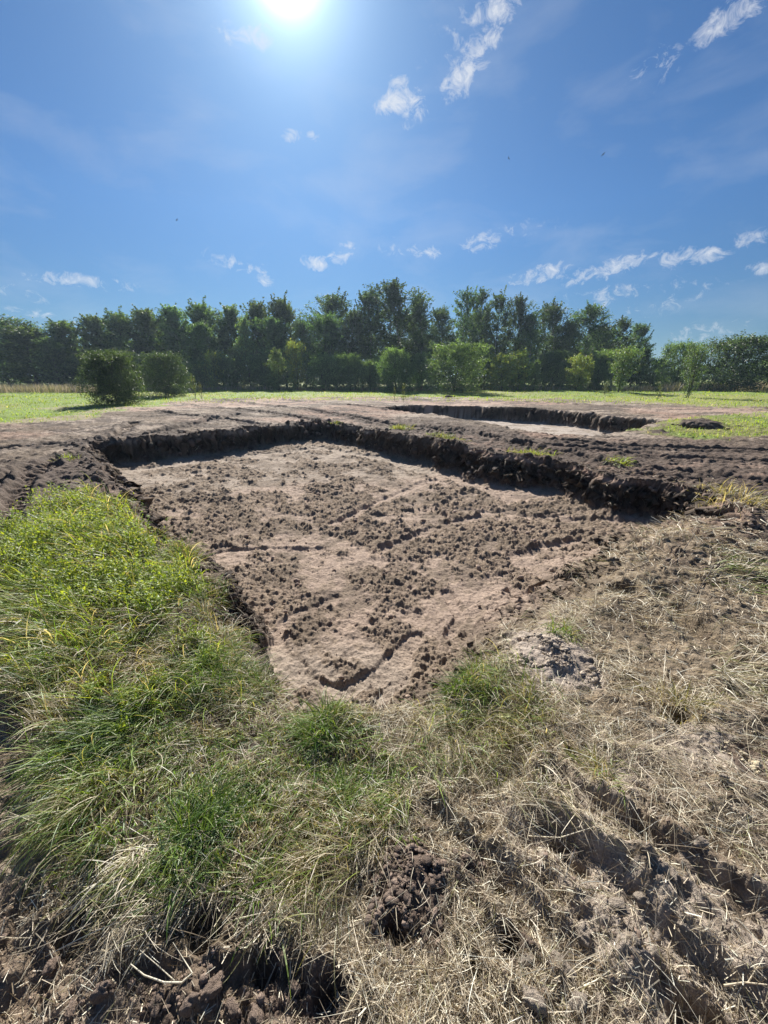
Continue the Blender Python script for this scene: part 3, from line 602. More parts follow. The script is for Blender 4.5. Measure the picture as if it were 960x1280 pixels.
# tall pale grass strip at the edge of the wood
def tallgrass(px0, px1, y0, y1, n, d0, d1):
    px = rng.uniform(px0, px1, n); d = rng.uniform(d0, d1, n); x = (px - 480) / FPX * d * .9467 + 0; y = d
    z = terrain(x, y, False)['h']; c = pick(n, [S1 * .8, S2, OL], [3, 3, 3])
    return blades(np.column_stack([x, y, z]), rng.uniform(0, 6.28, n), rng.uniform(1.1, 1.5, n), rng.uniform(y0, y1, n), rng.uniform(.03, .08, n), rng.uniform(.1, .7, n), c * .8, c, 2, False, rng.uniform(-.3, .3, n))
V, F, K = join([tallgrass(-80, 130, .5, 1.0, 5000, 44, 52), tallgrass(830, 1050, .6, 1.2, 5000, 46, 54), tallgrass(120, 830, .3, .7, 6000, 50, 55)])
tag(link('tall_grass', mesh_np('tall_grass', V, F, K), M_STRAW), 'tall seeding grass in a pale strip before the wood', 'grass', kind='stuff')

# ------------------------------------------------------------------ clods of soil
import bmesh
def ico(sub):
    bm = bmesh.new(); bmesh.ops.create_icosphere(bm, subdivisions=sub, radius=1)
    v = np.array([p.co[:] for p in bm.verts]); f = np.array([[q.index for q in p.verts] for p in bm.faces]); bm.free(); return v, f
def lump_var(sub, seed, rough=.35):
    v, f = ico(sub); d = v.copy(); r_ = np.random.default_rng(seed)
    rad = np.ones(len(v))
    for _ in range(9):
        c = r_.normal(size=3); c /= np.linalg.norm(c); a = r_.uniform(-rough, rough); rad += a * np.clip((v @ c - .35) * 1.8, 0, 1)
    for _ in range(10 * sub):
        c = r_.normal(size=3); c /= np.linalg.norm(c); rad += r_.uniform(.04, .14) * rough * 2 * np.sqrt(np.clip(1 - (1 - v @ c) * 14, 0, 1))
    if sub >= 3:
        for _ in range(240):
            c = r_.normal(size=3); c /= np.linalg.norm(c); w = r_.uniform(.06, .3); rad += w * r_.uniform(.25, .75) * np.sqrt(np.clip(1 - (1 - v @ c) * 2 / w ** 2, 0, 1)) * r_.choice([1, 1, -.6])
    rad += r_.normal(0, .035 if sub < 3 else .012, len(v))
    return v * rad[:, None] * r_.uniform(.75, 1.2, (1, 3)), f
def scatter_clods(x, y, size, cols, sub=1, sink=.25, nv=8):
    parts = []
    var = [lump_var(sub, 700 + i, .35 if sub < 2 else .5) for i in range(nv)]; which = rng.integers(0, nv, len(x)); z = look(x, y)
    for i, (v, f) in enumerate(var):
        k = which == i; n = k.sum()
        if not n: continue
        a = rng.uniform(0, 6.28, n); c, s = np.cos(a), np.sin(a); S = size[k][:, None] * rng.uniform(.7, 1.2, (n, 3)) * (1, 1, .8)
        vx = v[None, :, 0] * S[:, 0:1]; vy = v[None, :, 1] * S[:, 1:2]; vz = v[None, :, 2] * S[:, 2:3]
        X = vx * c[:, None] - vy * s[:, None] + x[k][:, None]; Y = vx * s[:, None] + vy * c[:, None] + y[k][:, None]; Z = vz + (z[k] + size[k] * (1 - 2 * sink) * .5)[:, None]
        V = np.stack([X, Y, Z], -1).reshape(-1, 3); F = (f[None] + (np.arange(n) * len(v))[:, None, None]).reshape(-1, 3)
        parts.append((V, F, np.repeat(cols[k], len(v), 0)))
    return join(parts)
CS = np.array([.22, .165, .13]); CD = np.array([.10, .075, .06]); CP = np.array([.42, .35, .28])
x, y, r = spread(75000, .5, 12)
f, g, mud, pale, rock, m = (look(x, y, k) for k in ('f', 'g', 'mud', 'pale', 'rocky', 'm'))
d = np.clip(.5 * rock * f + .12 * f + (1 - f) * (.16 + .3 * mud + .6 * pale + .35 * sstep(.55, .7, fbm(x, y, .3, 3, 541))) * (1 - .8 * g) * (1 - m), 0, 1)
k = rng.random(len(x)) < d * .8; x, y, r, f, pale = x[k], y[k], r[k], f[k], pale[k]; n = len(x)
col = np.where(pale[:, None] > .4, pick(n, [CP], [1]), np.where(f[:, None] > .5, pick(n, [CS * 1.6, CS * 1.25], [2, 2]), pick(n, [CS * 1.1, CS * 1.4, CD * 1.2], [3, 2, 1])))
V, F, K = scatter_clods(x, y, (.0018 * (1 + rng.pareto(2.3, n))).clip(.0016, .015) * np.clip(r / 1.9, .9, 2.4), col, 1)
tag(link('loose_soil_crumbs', mesh_np('loose_soil_crumbs', V, F, K, True), M_CLOD), 'loose crumbs of soil strewn over ground and pit floor', 'soil', kind='stuff')

x, y, r = spread(150000, 2.5, 24, -52, 52)
w_ = np.maximum(look(x, y, 'wall') * (1 - look(x, y, 'ramp')), look(x, y, 'wall2')); bm_ = look(x, y, 'berm') * sstep(4, 6, r)
k = rng.random(len(x)) < np.clip(w_ * 1.0 + bm_ * .12, 0, 1); x, y, r = x[k], y[k], r[k]; n = len(x)
V, F, K = scatter_clods(x, y, (.0095 * (1 + rng.pareto(1.9, n))).clip(.007, .05) * np.clip(r / 7, .5, 1.7), pick(n, [CD * .8, CD * 1.2, CS * .9], [3, 3, 1]), 2, .38)
tag(link('wall_clods', mesh_np('wall_clods', V, F, K, True), M_CLOD), 'dark clods crumbling from the walls of the two pits', 'soil', kind='stuff')
k = rng.random(len(x)) < .55; x, y, r = x[k], y[k], r[k]; n = len(x); c = pick(n, [S2, S4, CS * 1.2, S1 * .8], [2, 3, 3, 1])
V, F, K = blades(np.column_stack([x, y, look(x, y) + .02]), math.pi * 1.5 + rng.normal(0, 1.2, n), rng.normal(-.4, .7, n), rng.uniform(.05, .22, n), rng.uniform(.002, .004, n) * np.clip(r / 3, .8, 3), rng.uniform(.3, 1.5, n), c, c, 3, False, None)
tag(link('hanging_roots', mesh_np('hanging_roots', V, F, K), M_STRAW), 'torn roots and dry stems hanging from the pit walls', 'roots', kind='stuff')
def heap(px, py, rad, hgt, n, size, cols, label, name='soil_heap', cat='soil heap'):
    c = P(px, py); a = rng.uniform(0, 6.28, n); q = rad * np.sqrt(rng.random(n)) * (1 + .3 * np.sin(a * 2 + px) + .15 * np.sin(a * 5 + py)); x = c[0] + q * np.cos(a); y = c[1] + q * np.sin(a) * .8
    k = fbm(x, y, rad * .5, 3, 551) > .40 + .1 * (q / rad); x, y, q = x[k], y[k], q[k]; n = len(x)
    sz = (rng.pareto(2.6, n) + 1) * size * .45; sz = sz.clip(size * .3, size * 2.8)
    V, F, K = scatter_clods(x, y, sz, cols(n), 2, .22, 10)
    base = np.array([c[0], c[1], hz(*c)])
    if rad > .4:
        v, f0 = lump_var(4, int(px), .5); core = v * (rad * .8, rad * .6, hgt * 1.5) + base; V, F, K = join([(V, F, K), (core, f0, np.tile(CD, (len(v), 1)))])
    V = V - base
    dist = np.hypot(V[:, 0], V[:, 1] / .8) / rad; V[:, 2] += hgt * np.clip(1 - dist ** 2, 0, 1) * .35
    o_ = link(name, mesh_np(name, V, F, K, True), M_CLOD, loc=base); tag(o_, label, cat); return o_
heap(508, 1118, .15, .03, 4200, .0042, lambda n: pick(n, [CD * 1.4, CS * 1.0], [2, 1.5]), 'dark crumbly heap of moist topsoil in the straw, low in the middle')
heap(590, 1085, .05, .02, 400, .005, lambda n: pick(n, [CD * 1.1, CS * .8], [2, 1]), 'small dark clump of soil right beside the crumbly heap')
heap(688, 825, .24, .01, 3000, .006, lambda n: pick(n, [CP, CP * .8], [2, 1]), 'pale grey heap of dry crumbs at the near pit edge')
heap(876, 535, .6, .1, 420, .05, lambda n: pick(n, [CD, CD * 1.3], [2, 1]), 'black mound of turned soil in the grass patch at right')
heap(560, 497, .45, .1, 110, .05, lambda n: pick(n, [CD, CD * 1.3], [2, 1]), 'little dark lump of soil behind the second pit')
heap(940, 955, .10, .01, 300, .006, lambda n: pick(n, [np.array([.55, .47, .32]), CP], [2, 1]), 'yellowish sandy crumbs spilled at the right edge')

BIG = [(770, 1150, .030, CP), (725, 1172, .026, CP), (800, 1128, .024, CP), (790, 1190, .02, CP), (655, 1210, .022, CP * .9), (700, 1215, .028, CP), (745, 1250, .024, CP),
       (670, 1262, .03, CP), (720, 1270, .026, CP * .9), (850, 1170, .022, CP), (835, 1110, .018, CP), (870, 1065, .02, CP), (885, 1010, .016, CP), (900, 985, .018, CP),
       (60, 1200, .022, CS * 1.3), (130, 1235, .026, CS * 1.3), (85, 1260, .02, CS * 1.4), (265, 1235, .026, CS * 1.4), (285, 1260, .024, CS * 1.3), (240, 1255, .022, CS * 1.3),
       (320, 1268, .028, CS * 1.3), (355, 1195, .022, CS * 1.2), (365, 1225, .018, CS * 1.4), (195, 1250, .02, CS * 1.3), (495, 1200, .014, CS * 1.8), (448, 1163, .012, CP)]
CLAB = ['largest pale clod beside the upper rut at lower right', 'pale clod just left and below the largest one in the rut', 'pale clod above and right of the largest one in the rut', 'small pale clod just below the largest one in the rut',
 'pale clod lowest left by the middle rut, half in straw', 'rounded pale clod above the bottom right shadow', 'pale clod on the edge of the black bottom shadow', 'big pale clod near the bottom edge, left of the shadow', 'pale clod near the bottom edge, inside the shadow',
 'small pale clod far right beyond the upper rut', 'tiny pale clod at the top of the rut at right', 'small pale clod among straw above the rut at right', 'tiny pale clod under the yellowish crumbs', 'small pale clod touching the yellowish crumbs from below',
 'brown clod nearest the bottom left tyre marks', 'brown clod below the dry overhanging tuft', 'brown clod by the bottom edge at far left', 'brown clod right under the curved pale stem', 'brown clod below and right of the curved pale stem', 'brown clod left of and below the curved pale stem',
 'brown clod touching the bottom edge at left of centre', 'brown clod in the hollow right of the curved stem', 'smaller brown clod below the one in the hollow', 'brown clod on the bare soil between stem and left edge', 'small light clod directly below the dark crumbly heap', 'small round grey clod left of the dark crumbly heap']
cv = [lump_var(4, 900 + i, .34) for i in range(6)]
cmesh = {}
for i, (px, py, s, c) in enumerate(BIG):
    key = (i % 6, tuple(c)); v, f_ = cv[i % 6]
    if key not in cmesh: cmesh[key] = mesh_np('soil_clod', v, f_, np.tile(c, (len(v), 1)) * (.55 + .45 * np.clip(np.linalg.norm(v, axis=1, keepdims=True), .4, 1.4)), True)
    q = P(px, py); ob = link('soil_clod', cmesh[key], M_LUMP, loc=(q[0], q[1], hz(*q) + s * .45)); s *= .72; ob.scale = (s * 1.2, s, s * .85); ob.rotation_euler = (0, 0, i * 1.7)
    tag(ob, CLAB[i], 'soil clod', 'pale clods beside the ruts' if px > 480 else 'brown clods under the grass edge')

# ------------------------------------------------------------------ tufts of grass that stand on their own
def tuft(px, py, rad, L, n, cols, p, label, up=1.1, az0=None, name='grass_tuft', cat='grass tuft', droop=1.6, wid=.0045, mat=None):
    c = P(px, py); b = np.array([c[0], c[1], hz(*c)]); q = rad * rng.random(n) ** .6 * 1.15; a = rng.uniform(0, 6.28, n); q = q * (1 + .35 * np.sin(a * 2 + px) + .2 * np.sin(a * 3 + py)); bias = rng.uniform(0, 6.28)
    x, y = q * np.cos(a), q * np.sin(a); az = np.where(rng.random(n) < .45, bias + rng.normal(0, .7, n), a + rng.normal(0, 1.0, n)) if az0 is None else az0 + rng.normal(0, .6, n)
    r = math.hypot(*c); inc = rng.normal(up, .38, n) - q / rad * .3; col = pick(n, cols, p)
    z = look(x + b[0], y + b[1]) - b[2] - .004
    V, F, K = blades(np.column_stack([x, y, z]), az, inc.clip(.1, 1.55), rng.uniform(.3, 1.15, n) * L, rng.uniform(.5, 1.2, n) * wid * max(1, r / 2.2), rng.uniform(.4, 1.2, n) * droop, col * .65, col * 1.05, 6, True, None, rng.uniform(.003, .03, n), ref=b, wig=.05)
    return tag(link(name, mesh_np(name, V, F, K), mat or M_GREEN, loc=b), label, cat)
tuft(250, 1050, .10, .19, 520, [G1, G2 * .9, G3], [4, 3, 3], 'rich green grass tuft among pale straw at lower left')
tuft(405, 925, .10, .17, 520, [G1, G2, OL], [3, 3, 2], 'green grass tuft hanging at the near corner of the pit')
tuft(330, 1110, .10, .14, 130, [G1, G2, OL], [3, 3, 2], 'thin green blades above the dark hollow at bottom left')
tuft(428, 1010, .09, .13, 260, [G1, G2, OL], [3, 3, 3], 'loose green tuft just below the near pit corner tuft')
tuft(590, 868, .16, .16, 700, [G1, G2, G3, OL], [3, 3, 2, 3], 'wide green tuft left of the pale crumb heap')
tuft(655, 890, .10, .15, 260, [OL, S2, G2], [3, 2, 2], 'olive half dry tuft directly below the pale crumb heap')
tuft(702, 790, .09, .13, 160, [G2, G1, OL], [3, 2, 2], 'small fresh tuft standing behind the pale crumb heap')
tuft(745, 968, .07, .11, 160, [OL, G2, S1], [3, 2, 3], 'small pale green tuft in the straw right of centre')
tuft(510, 1055, .02, .06, 16, [YG, G2], [3, 3], 'tiny bright green sprout above the dark soil heap')
tuft(120, 1000, .12, .22, 360, [OL, S1, G2], [3, 3, 2], 'long combed tuft of yellowing grass at far lower left', up=.6, az0=math.pi * 1.25)
tuft(170, 1085, .09, .17, 200, [S1, S3, OL], [4, 2, 2], 'bleached dry tuft hanging over the dark hollow at left', up=.5, az0=math.pi * 1.32, mat=M_STRAW)
tuft(150, 920, .18, .26, 620, [G1, G2, G3], [3, 3, 3], 'long dark green tuft combed to the left', up=.7, az0=math.pi * 1.2)
tuft(265, 860, .14, .22, 480, [G1, G2, G3], [4, 3, 2], 'upright green tuft close to the left pit edge')
tuft(225, 820, .15, .16, 520, [S2, OL, S1], [3, 3, 3], 'rounded greyish dry tuft between the green ones at left', mat=M_STRAW)
tuft(262, 775, .12, .14, 320, [OL, S2, G3], [3, 3, 2], 'dull brownish tuft on the lip of the left pit edge')
for px, py, lab in [(270, 815, 'green tuft drooping into the pit on its left rim'), (318, 862, 'second green tuft drooping at the left rim, nearer'), (262, 745, 'tangled green tuft below the weed stalk on the left rim'), (200, 668, 'rough green tuft at the slumped left bank')]:
    tuft(px, py, .14, .17, 420, [G2, OL, G1, S1], [3, 3, 2, 2], lab, up=.8)
tuft(225, 705, .16, .18, 420, [OL, S2, G2], [3, 2, 3], 'olive tuft on the slump at the left bank')
tuft(130, 640, .22, .24, 420, [YG, G2, OL], [3, 3, 3], 'yellow green tuft at the top of the left bank')
tuft(845, 880, .10, .16, 200, [OL, S2, S1], [3, 2, 2], 'olive tuft arching over the dark hole at right', up=.8)
tuft(560, 975, .1, .11, 160, [S1, S2, S3], [3, 3, 2], 'bleached upright tuft in the straw at centre', mat=M_STRAW)
tuft(690, 985, .1, .15, 160, [S1, S2, OL], [3, 3, 2], 'long bleached tuft fanned downward right of centre', up=.5, az0=-1.4, mat=M_STRAW)
tuft(930, 845, .2, .2, 340, [S1, OL, S3], [3, 3, 2], 'dry straw tuft at the right edge', up=.5, az0=-.6, mat=M_STRAW)
tuft(930, 720, .3, .24, 420, [S1, OL, S3, G2], [3, 3, 2, 2], 'pale straw tuft beside the right rut', up=.45, az0=-.5, mat=M_STRAW)
for px, py, rad, L, n, lab in [(500, 537, .30, .22, 260, 'leftmost green tuft on the rim between the pits'), (556, 550, .36, .18, 260, 'low olive tuft second along the rim between the pits'),
                          (662, 567, .34, .2, 260, 'third green tuft along the dark rim between the pits'), (772, 577, .26, .2, 260, 'rightmost green tuft on the rim between the pits'),
                          (418, 530, .2, .15, 90, 'small grey green tuft at the far corner of the pit'), (84, 578, .2, .16, 120, 'small pale tuft on the dark soil at far left'),
                          (925, 632, .5, .28, 420, 'straw coloured tuft at the right end of the pit wall'), (880, 615, .2, .15, 90, 'short dry tuft above the right end of the wall'),
                          (505, 497, .3, .2, 80, 'tiny tuft at the meadow edge behind the second pit')]:
    st = 'straw' in lab or 'dry' in lab
    tuft(px, py, rad, L, n, [S1 * .75, OL * .8, S2] if st else [G2, OL, YG], [3, 3, 2], lab, wid=.0035)

# ------------------------------------------------------------------ single stems, twigs, leaf
def tube(pts, radii, sides=5):
    pts = np.array(pts, float); n = len(pts); V = []; 
    for i in range(n):
        d = pts[min(i + 1, n - 1)] - pts[max(i - 1, 0)]; d /= np.linalg.norm(d) + 1e-9
        u = np.cross(d, (0, 0, 1) if abs(d[2]) < .9 else (1, 0, 0)); u /= np.linalg.norm(u); w = np.cross(d, u)
        for k in range(sides): a = 2 * math.pi * k / sides; V.append(pts[i] + (u * math.cos(a) + w * math.sin(a)) * radii[i])
    F = [[i * sides + k, i * sides + (k + 1) % sides, (i + 1) * sides + (k + 1) % sides, (i + 1) * sides + k] for i in range(n - 1) for k in range(sides)]
    F.append([0] * 4) if False else None
    return np.array(V), np.array(F)
def stem(name, pix, lift, rad, col, label, cat, branches=()):
    allp = []; q0 = P(*pix[0]); b = np.array([q0[0], q0[1], hz(*q0)])
    for line, lf, rd in [(pix, lift, rad)] + list(branches):
        pts = []
        for (px, py), l in zip(line, lf): q = P(px, py, l); pts.append((q[0] - b[0], q[1] - b[1], max(l, hz(*q) + .004) - b[2]))
        # smooth the line a little
        t = np.linspace(0, len(pts) - 1, len(pts) * 4 - 3); pts = np.array(pts); ii = np.arange(len(pts)); pts = np.column_stack([np.interp(t, ii, pts[:, k]) for k in range(3)])
        v, f_ = tube(pts, np.linspace(rd, rd * .5, len(pts))); allp.append((v, f_, np.tile(col, (len(v), 1))))
    V, F, K = join(allp); return tag(link(name, mesh_np(name, V, F, K, True), M_STRAW, loc=b), label, cat)
stem('long_straw', [(242, 1222), (228, 1231), (205, 1228), (180, 1219), (163, 1205)], [.0, .0, .01, .02, .03], .0032, S3 * .9, 'pale curved dry stem across the dark hollow at bottom left', 'straw',
     [([(242, 1222), (230, 1200), (216, 1178)], [0, .02, .04], .0018), ([(218, 1226), (195, 1205), (175, 1188)], [0, .02, .03], .0016)])
stem('long_straw', [(392, 1073), (430, 1066), (470, 1060), (505, 1059)], [.03, .04, .04, .03], .0016, S3 * .9, 'thin straight straw lying above the dark soil heap', 'straw')
stem('long_straw', [(660, 1045), (700, 1047), (740, 1049), (765, 1051)], [.01, .015, .015, .01], .002, S3, 'bright single straw lying across the rut right of centre', 'straw')
stem('long_straw', [(730, 1233), (745, 1226), (760, 1221)], [.01, .015, .015], .003, S3 * .9, 'short thick straw stub beside the rut at bottom right', 'straw')
stem('long_straw', [(905, 1232), (930, 1228), (980, 1240)], [.03, .03, .03], .0028, S1, 'bent pale stalk at the bottom right corner', 'straw', [([(935, 1228), (945, 1212), (975, 1205)], [.03, .04, .04], .002)])
stem('dry_twig', [(838, 715), (848, 700), (857, 684), (868, 668)], [0, .05, .1, .17], .006, np.array([.12, .09, .07]), 'thin dark twig standing in the straw right of the pit', 'twig',
     [([(848, 700), (840, 690), (832, 676)], [.05, .1, .14], .004)])
stem('dry_twig', [(870, 745), (880, 728), (893, 705)], [0, .05, .12], .005, np.array([.1, .075, .06]), 'forked dark twig nearer than the other one at right', 'twig', [([(880, 728), (870, 716)], [.05, .09], .003)])
stem('dry_twig', [(232, 745), (231, 720), (233, 700)], [.02, .1, .17], .004, np.array([.08, .07, .05]), 'upright dark weed stalk at the left pit edge', 'twig')
q = P(627, 905, .02); v = np.array([(-.035, 0, 0), (-.01, .013, .006), (.03, .012, .004), (.04, 0, 0), (.02, -.012, .004), (-.015, -.012, .005), (0, 0, .001)])
f_ = np.array([[0, 1, 6], [1, 2, 6], [2, 3, 6], [3, 4, 6], [4, 5, 6], [5, 0, 6]])
tag(link('fallen_leaf', mesh_np('fallen_leaf', v, f_, np.tile([.5, .52, .25], (7, 1))), M_GREEN, loc=(q[0], q[1], hz(*q) + .05)), 'pale yellow leaf on the grass below the wide green tuft', 'leaf')

# ------------------------------------------------------------------ trees and shrubs
def skin_branches(segs, sides=5):
    parts = []
    for pts, r0, r1 in segs:
        v, f_ = tube(pts, np.linspace(r0, r1, len(pts)), sides); parts.append((v, f_, np.tile([.1, .1, .1], (len(v), 1))))
    return join(parts)
def rand_leaf_faces(cen, size, cols, up=.3):
    n = len(cen); ax = rng.normal(size=(n, 3)); ax[:, 2] += up; ax /= np.linalg.norm(ax, axis=1)[:, None]
    nr_ = rng.normal(size=(n, 3)); nr_ -= (nr_ * ax).sum(1)[:, None] * ax; nr_ /= np.linalg.norm(nr_, axis=1)[:, None]
    side = np.cross(ax, nr_); L = size * rng.uniform(.6, 1.4, n); W = L * rng.uniform(.4, .7, n)
    a = cen - ax * L[:, None] * .5; b = cen + side * W[:, None] * .5; c = cen + ax * L[:, None] * .5; d = cen - side * W[:, None] * .5
    V = np.stack([a, b, c, d], 1).reshape(-1, 3); F = np.arange(n * 4).reshape(-1, 4); return V, F, np.repeat(cols, 4, 0)
def make_plant(seed, H, Rm, env, nb, nleaf, lsize, cols, p, bare=.12, multi=1, rise=.9, spiky=0, sig=.35, trunk_r=.16, bark=None, shell=0.0, droop=0.0):
    """trunk(s) and limbs grown inside the outline env(t); leaves gather round the limbs"""
    global rng
    keep = rng; rng = np.random.default_rng(seed)
    segs, cen = [], []
    stems = []
    for s in range(multi):
        a = rng.uniform(0, 6.28); k = 0 if multi == 1 else rng.uniform(.1, .75) * Rm
        top = np.array([math.cos(a) * k, math.sin(a) * k, H * (rng.uniform(.8, 1.0) if multi > 1 else .97)]); mid = top * (.45, .45, .5) + rng.normal(0, .03 * H, 3) * (1, 1, 0)
        pts = [np.array([0, 0, -.2]) + rng.normal(0, .05 * multi ** .5, 3) * (1, 1, 0), mid * (.4, .4, .5), mid, (mid + top) / 2, top]; stems.append(pts); segs.append((pts, trunk_r / multi ** .4, .02))
    for b in range(nb):
        st = stems[b % len(stems)]; t = bare + (1 - bare) * (b + rng.random()) / nb * .97
        z = t * H; idx = t * 4; i = min(int(idx), 3); base = st[i] + (st[i + 1] - st[i]) * (idx - i); base = np.array([base[0], base[1], z])
        a = b * 2.4 + rng.normal(0, .5); rad = env(t) * Rm * rng.uniform(.65, 1.12)
        # lobes: crown is uneven round its axis
        rad *= 1 + .22 * math.sin(a * 2 + seed) + .12 * math.sin(a * 3 + t * 9 + seed)
        el = rise * ((.02 if multi > 1 else .3) + .9 * t); end = base * (0, 0, 1) + np.array([math.cos(a) * rad, math.sin(a) * rad, min(rad * math.tan(min(el, 1.2)), H * (1.03 - t) * .9) - droop * rad])
        mid = (base + end) / 2 + np.array([0, 0, .08 * rad]); pts = [base, mid, end]; segs.append((pts, max(.012, trunk_r * .35 * (1 - t)), .008))
        m = int(nleaf / nb * (.55 + .9 * env(t))); u = rng.beta(2.2, 1.1, m)
        c = np.where(u[:, None] < .5, base + (mid - base) * (u * 2)[:, None], mid + (end - mid) * (u * 2 - 1)[:, None])
        # smaller twigs bunch the leaves
        ntw = 7; tw = rng.normal(0, sig, (ntw, 3)) * (1, 1, .8); c = c + tw[rng.integers(0, ntw, m)] * (.5 + .7 * u[:, None]) + rng.normal(0, sig * .35, (m, 3))
        cen.append(c)
    for s in range(spiky):
        a = rng.uniform(0, 6.28); t = rng.uniform(.35, .97); rad = env(min(t, .99)) * Rm * rng.uniform(.2, .95); z = t * H * .97
        L = rng.uniform(.06, .15) * H * (1.2 if t > .7 else .8); out = np.array([math.cos(a) * .35, math.sin(a) * .35, 1.0]) + rng.normal(0, .12, 3); p0 = np.array([math.cos(a) * rad, math.sin(a) * rad, z])
        m = int(nleaf * .35 / spiky); u = rng.random(m)
        cen.append(p0 + out * (u * L)[:, None] + rng.normal(0, 1, (m, 3)) * (.045 * L * (1.3 - u))[:, None] * (1, 1, 1))
    if shell:
        m = int(nleaf * shell); t = rng.random(m) ** .8; a = rng.uniform(0, 6.28, m); e = np.array([env(q) for q in t]); lob = 1 + .12 * np.sin(a * 3 + t * 7 + seed) + .08 * np.sin(a * 7 - t * 13)
        rad = e * Rm * lob * rng.uniform(.8, 1.03, m); cen.append(np.column_stack([np.cos(a) * rad, np.sin(a) * rad, t * H * (1 + .03 * np.sin(a * 5))]))
    cen = np.vstack(cen); cen[:, 2] = np.maximum(cen[:, 2], .05)
    tint = (.55 + .95 * vnoise(cen[:, 0] + cen[:, 2], cen[:, 1] + cen[:, 2] * .7, Rm * .35, seed))[:, None]
    V, F, K = rand_leaf_faces(cen, np.full(len(cen), lsize), pick(len(cen), cols, p) * tint)
    crown = mesh_np('crown', V, F, K); crown.materials.append(M_TREE if H > 6 else M_BUSH)
    V, F, K = skin_branches(segs); trunk = mesh_np('trunk', V, F, None, True); trunk.materials.append(bark or M_BARK)
    rng = keep
    return crown, trunk
T1 = np.array([.060, .108, .046]); T2 = np.array([.100, .160, .060]); T3 = np.array([.042, .072, .042]); T4 = np.array([.12, .15, .04]); T5 = np.array([.22, .24, .03])
def e_birch(t): return max(.05, math.sin(math.pi * min(1, max(0, (t - .02)) ** .75)) ** .8)
def e_col(t): return min(1, .6 + t * 1.4) * max(.05, 1 - (max(0, t - .3) / .7) ** 1.5)
def e_dome(t): return max(.05, math.sqrt(max(0, 1 - ((t - .42) / .6) ** 2)))
def e_bush(t): return max(.1, math.sqrt(max(0, 1 - ((t - .4) / .64) ** 2)))
def e_cone(t): return max(.04, (1 - t) ** .7)
def e_vase(t): return max(.06, min(1, (t * 1.5)) * math.sqrt(max(0, 1 - ((t - .55) / .5) ** 2)) if t < 1 else .05)
KINDS = {}
for i in range(3): KINDS['birch', i] = make_plant(20 + i, 14, 3.1, e_birch, 62, 13000, .22, [T1, T2, T3], [3, 2, 2], bare=.08, spiky=40, sig=.36, bark=M_BIRCH, droop=.15)
for i in range(3): KINDS['aspen', i] = make_plant(30 + i, 12, 2.7, e_col, 60, 13000, .24, [T1, T2, T2 * 1.2], [3, 3, 2], bare=.04, spiky=110, sig=.26, rise=1.15)
for i in range(2): KINDS['airy', i] = make_plant(40 + i, 14, 2.9, e_birch, 44, 5200, .26, [T1, T2, T3], [3, 2, 2], bare=.2, spiky=22, sig=.34, bark=M_BIRCH, droop=.3)
for i in range(2): KINDS['dome', i] = make_plant(50 + i, 9, 3.6, e_dome, 50, 10000, .24, [T3, T1, T2], [3, 3, 1.5], bare=.03, spiky=14, sig=.45, shell=.35)
for i in range(3): KINDS['bush', i] = make_plant(60 + i, 4.5, 2.5, e_bush, 60, 9000, .14, [T1 * 1.25, T2 * 1.35, T2 * 1.8], [3, 3, 2], bare=.02, multi=5, spiky=80, sig=.20, trunk_r=.07, shell=.5)
for i in range(2): KINDS['yellow', i] = make_plant(70 + i, 4.5, 2.1, e_bush, 48, 6500, .15, [T4 * 1.4, T5 * 1.2, T2 * 2], [3, 2, 2], bare=.03, multi=4, spiky=40, sig=.24, trunk_r=.06)
KINDS['cone', 0] = make_plant(80, 4.5, 1.5, e_cone, 50, 5200, .14, [T2 * 1.5, T4, T1 * 1.4], [3, 2, 2], bare=.02, spiky=26, sig=.2, trunk_r=.07)
KINDS['vase', 0] = make_plant(81, 4.2, 2.0, e_vase, 44, 5200, .14, [T2 * 1.5, T1 * 1.4, T4], [3, 2, 2], bare=.14, spiky=36, sig=.24, trunk_r=.08)
KINDS['near', 0] = make_plant(82, 3.0, 1.6, e_bush, 90, 20000, .075, [T3, T1, T2], [3, 3, 2], bare=.02, multi=7, spiky=110, sig=.16, trunk_r=.04, shell=.4)
KINDS['near', 1] = make_plant(85, 3.0, 1.7, e_bush, 90, 14000, .08, [T1, T3, T2], [3, 3, 2], bare=.02, multi=7, spiky=80, sig=.17, trunk_r=.04, shell=.4)
KINDS['wispy', 0] = make_plant(83, 3.6, 1.2, e_vase, 46, 4200, .085, [T1, T2, T4], [3, 3, 1], bare=.05, multi=4, spiky=22, sig=.2, trunk_r=.05)
KINDS['sapling', 0] = make_plant(84, 1.5, .5, e_cone, 18, 420, .06, [T2, T4, OL], [3, 2, 2], bare=.1, spiky=5, sig=.08, trunk_r=.02)
KSIZE = {'birch': (14, 3.1), 'aspen': (12, 2.7), 'airy': (14, 2.9), 'dome': (9, 3.6), 'bush': (4.5, 2.5), 'yellow': (4.5, 2.1), 'cone': (4.5, 1.5), 'vase': (4.2, 2.0), 'near': (3.0, 1.65), 'wispy': (3.6, 1.2), 'sapling': (1.5, .5)}
count = 0
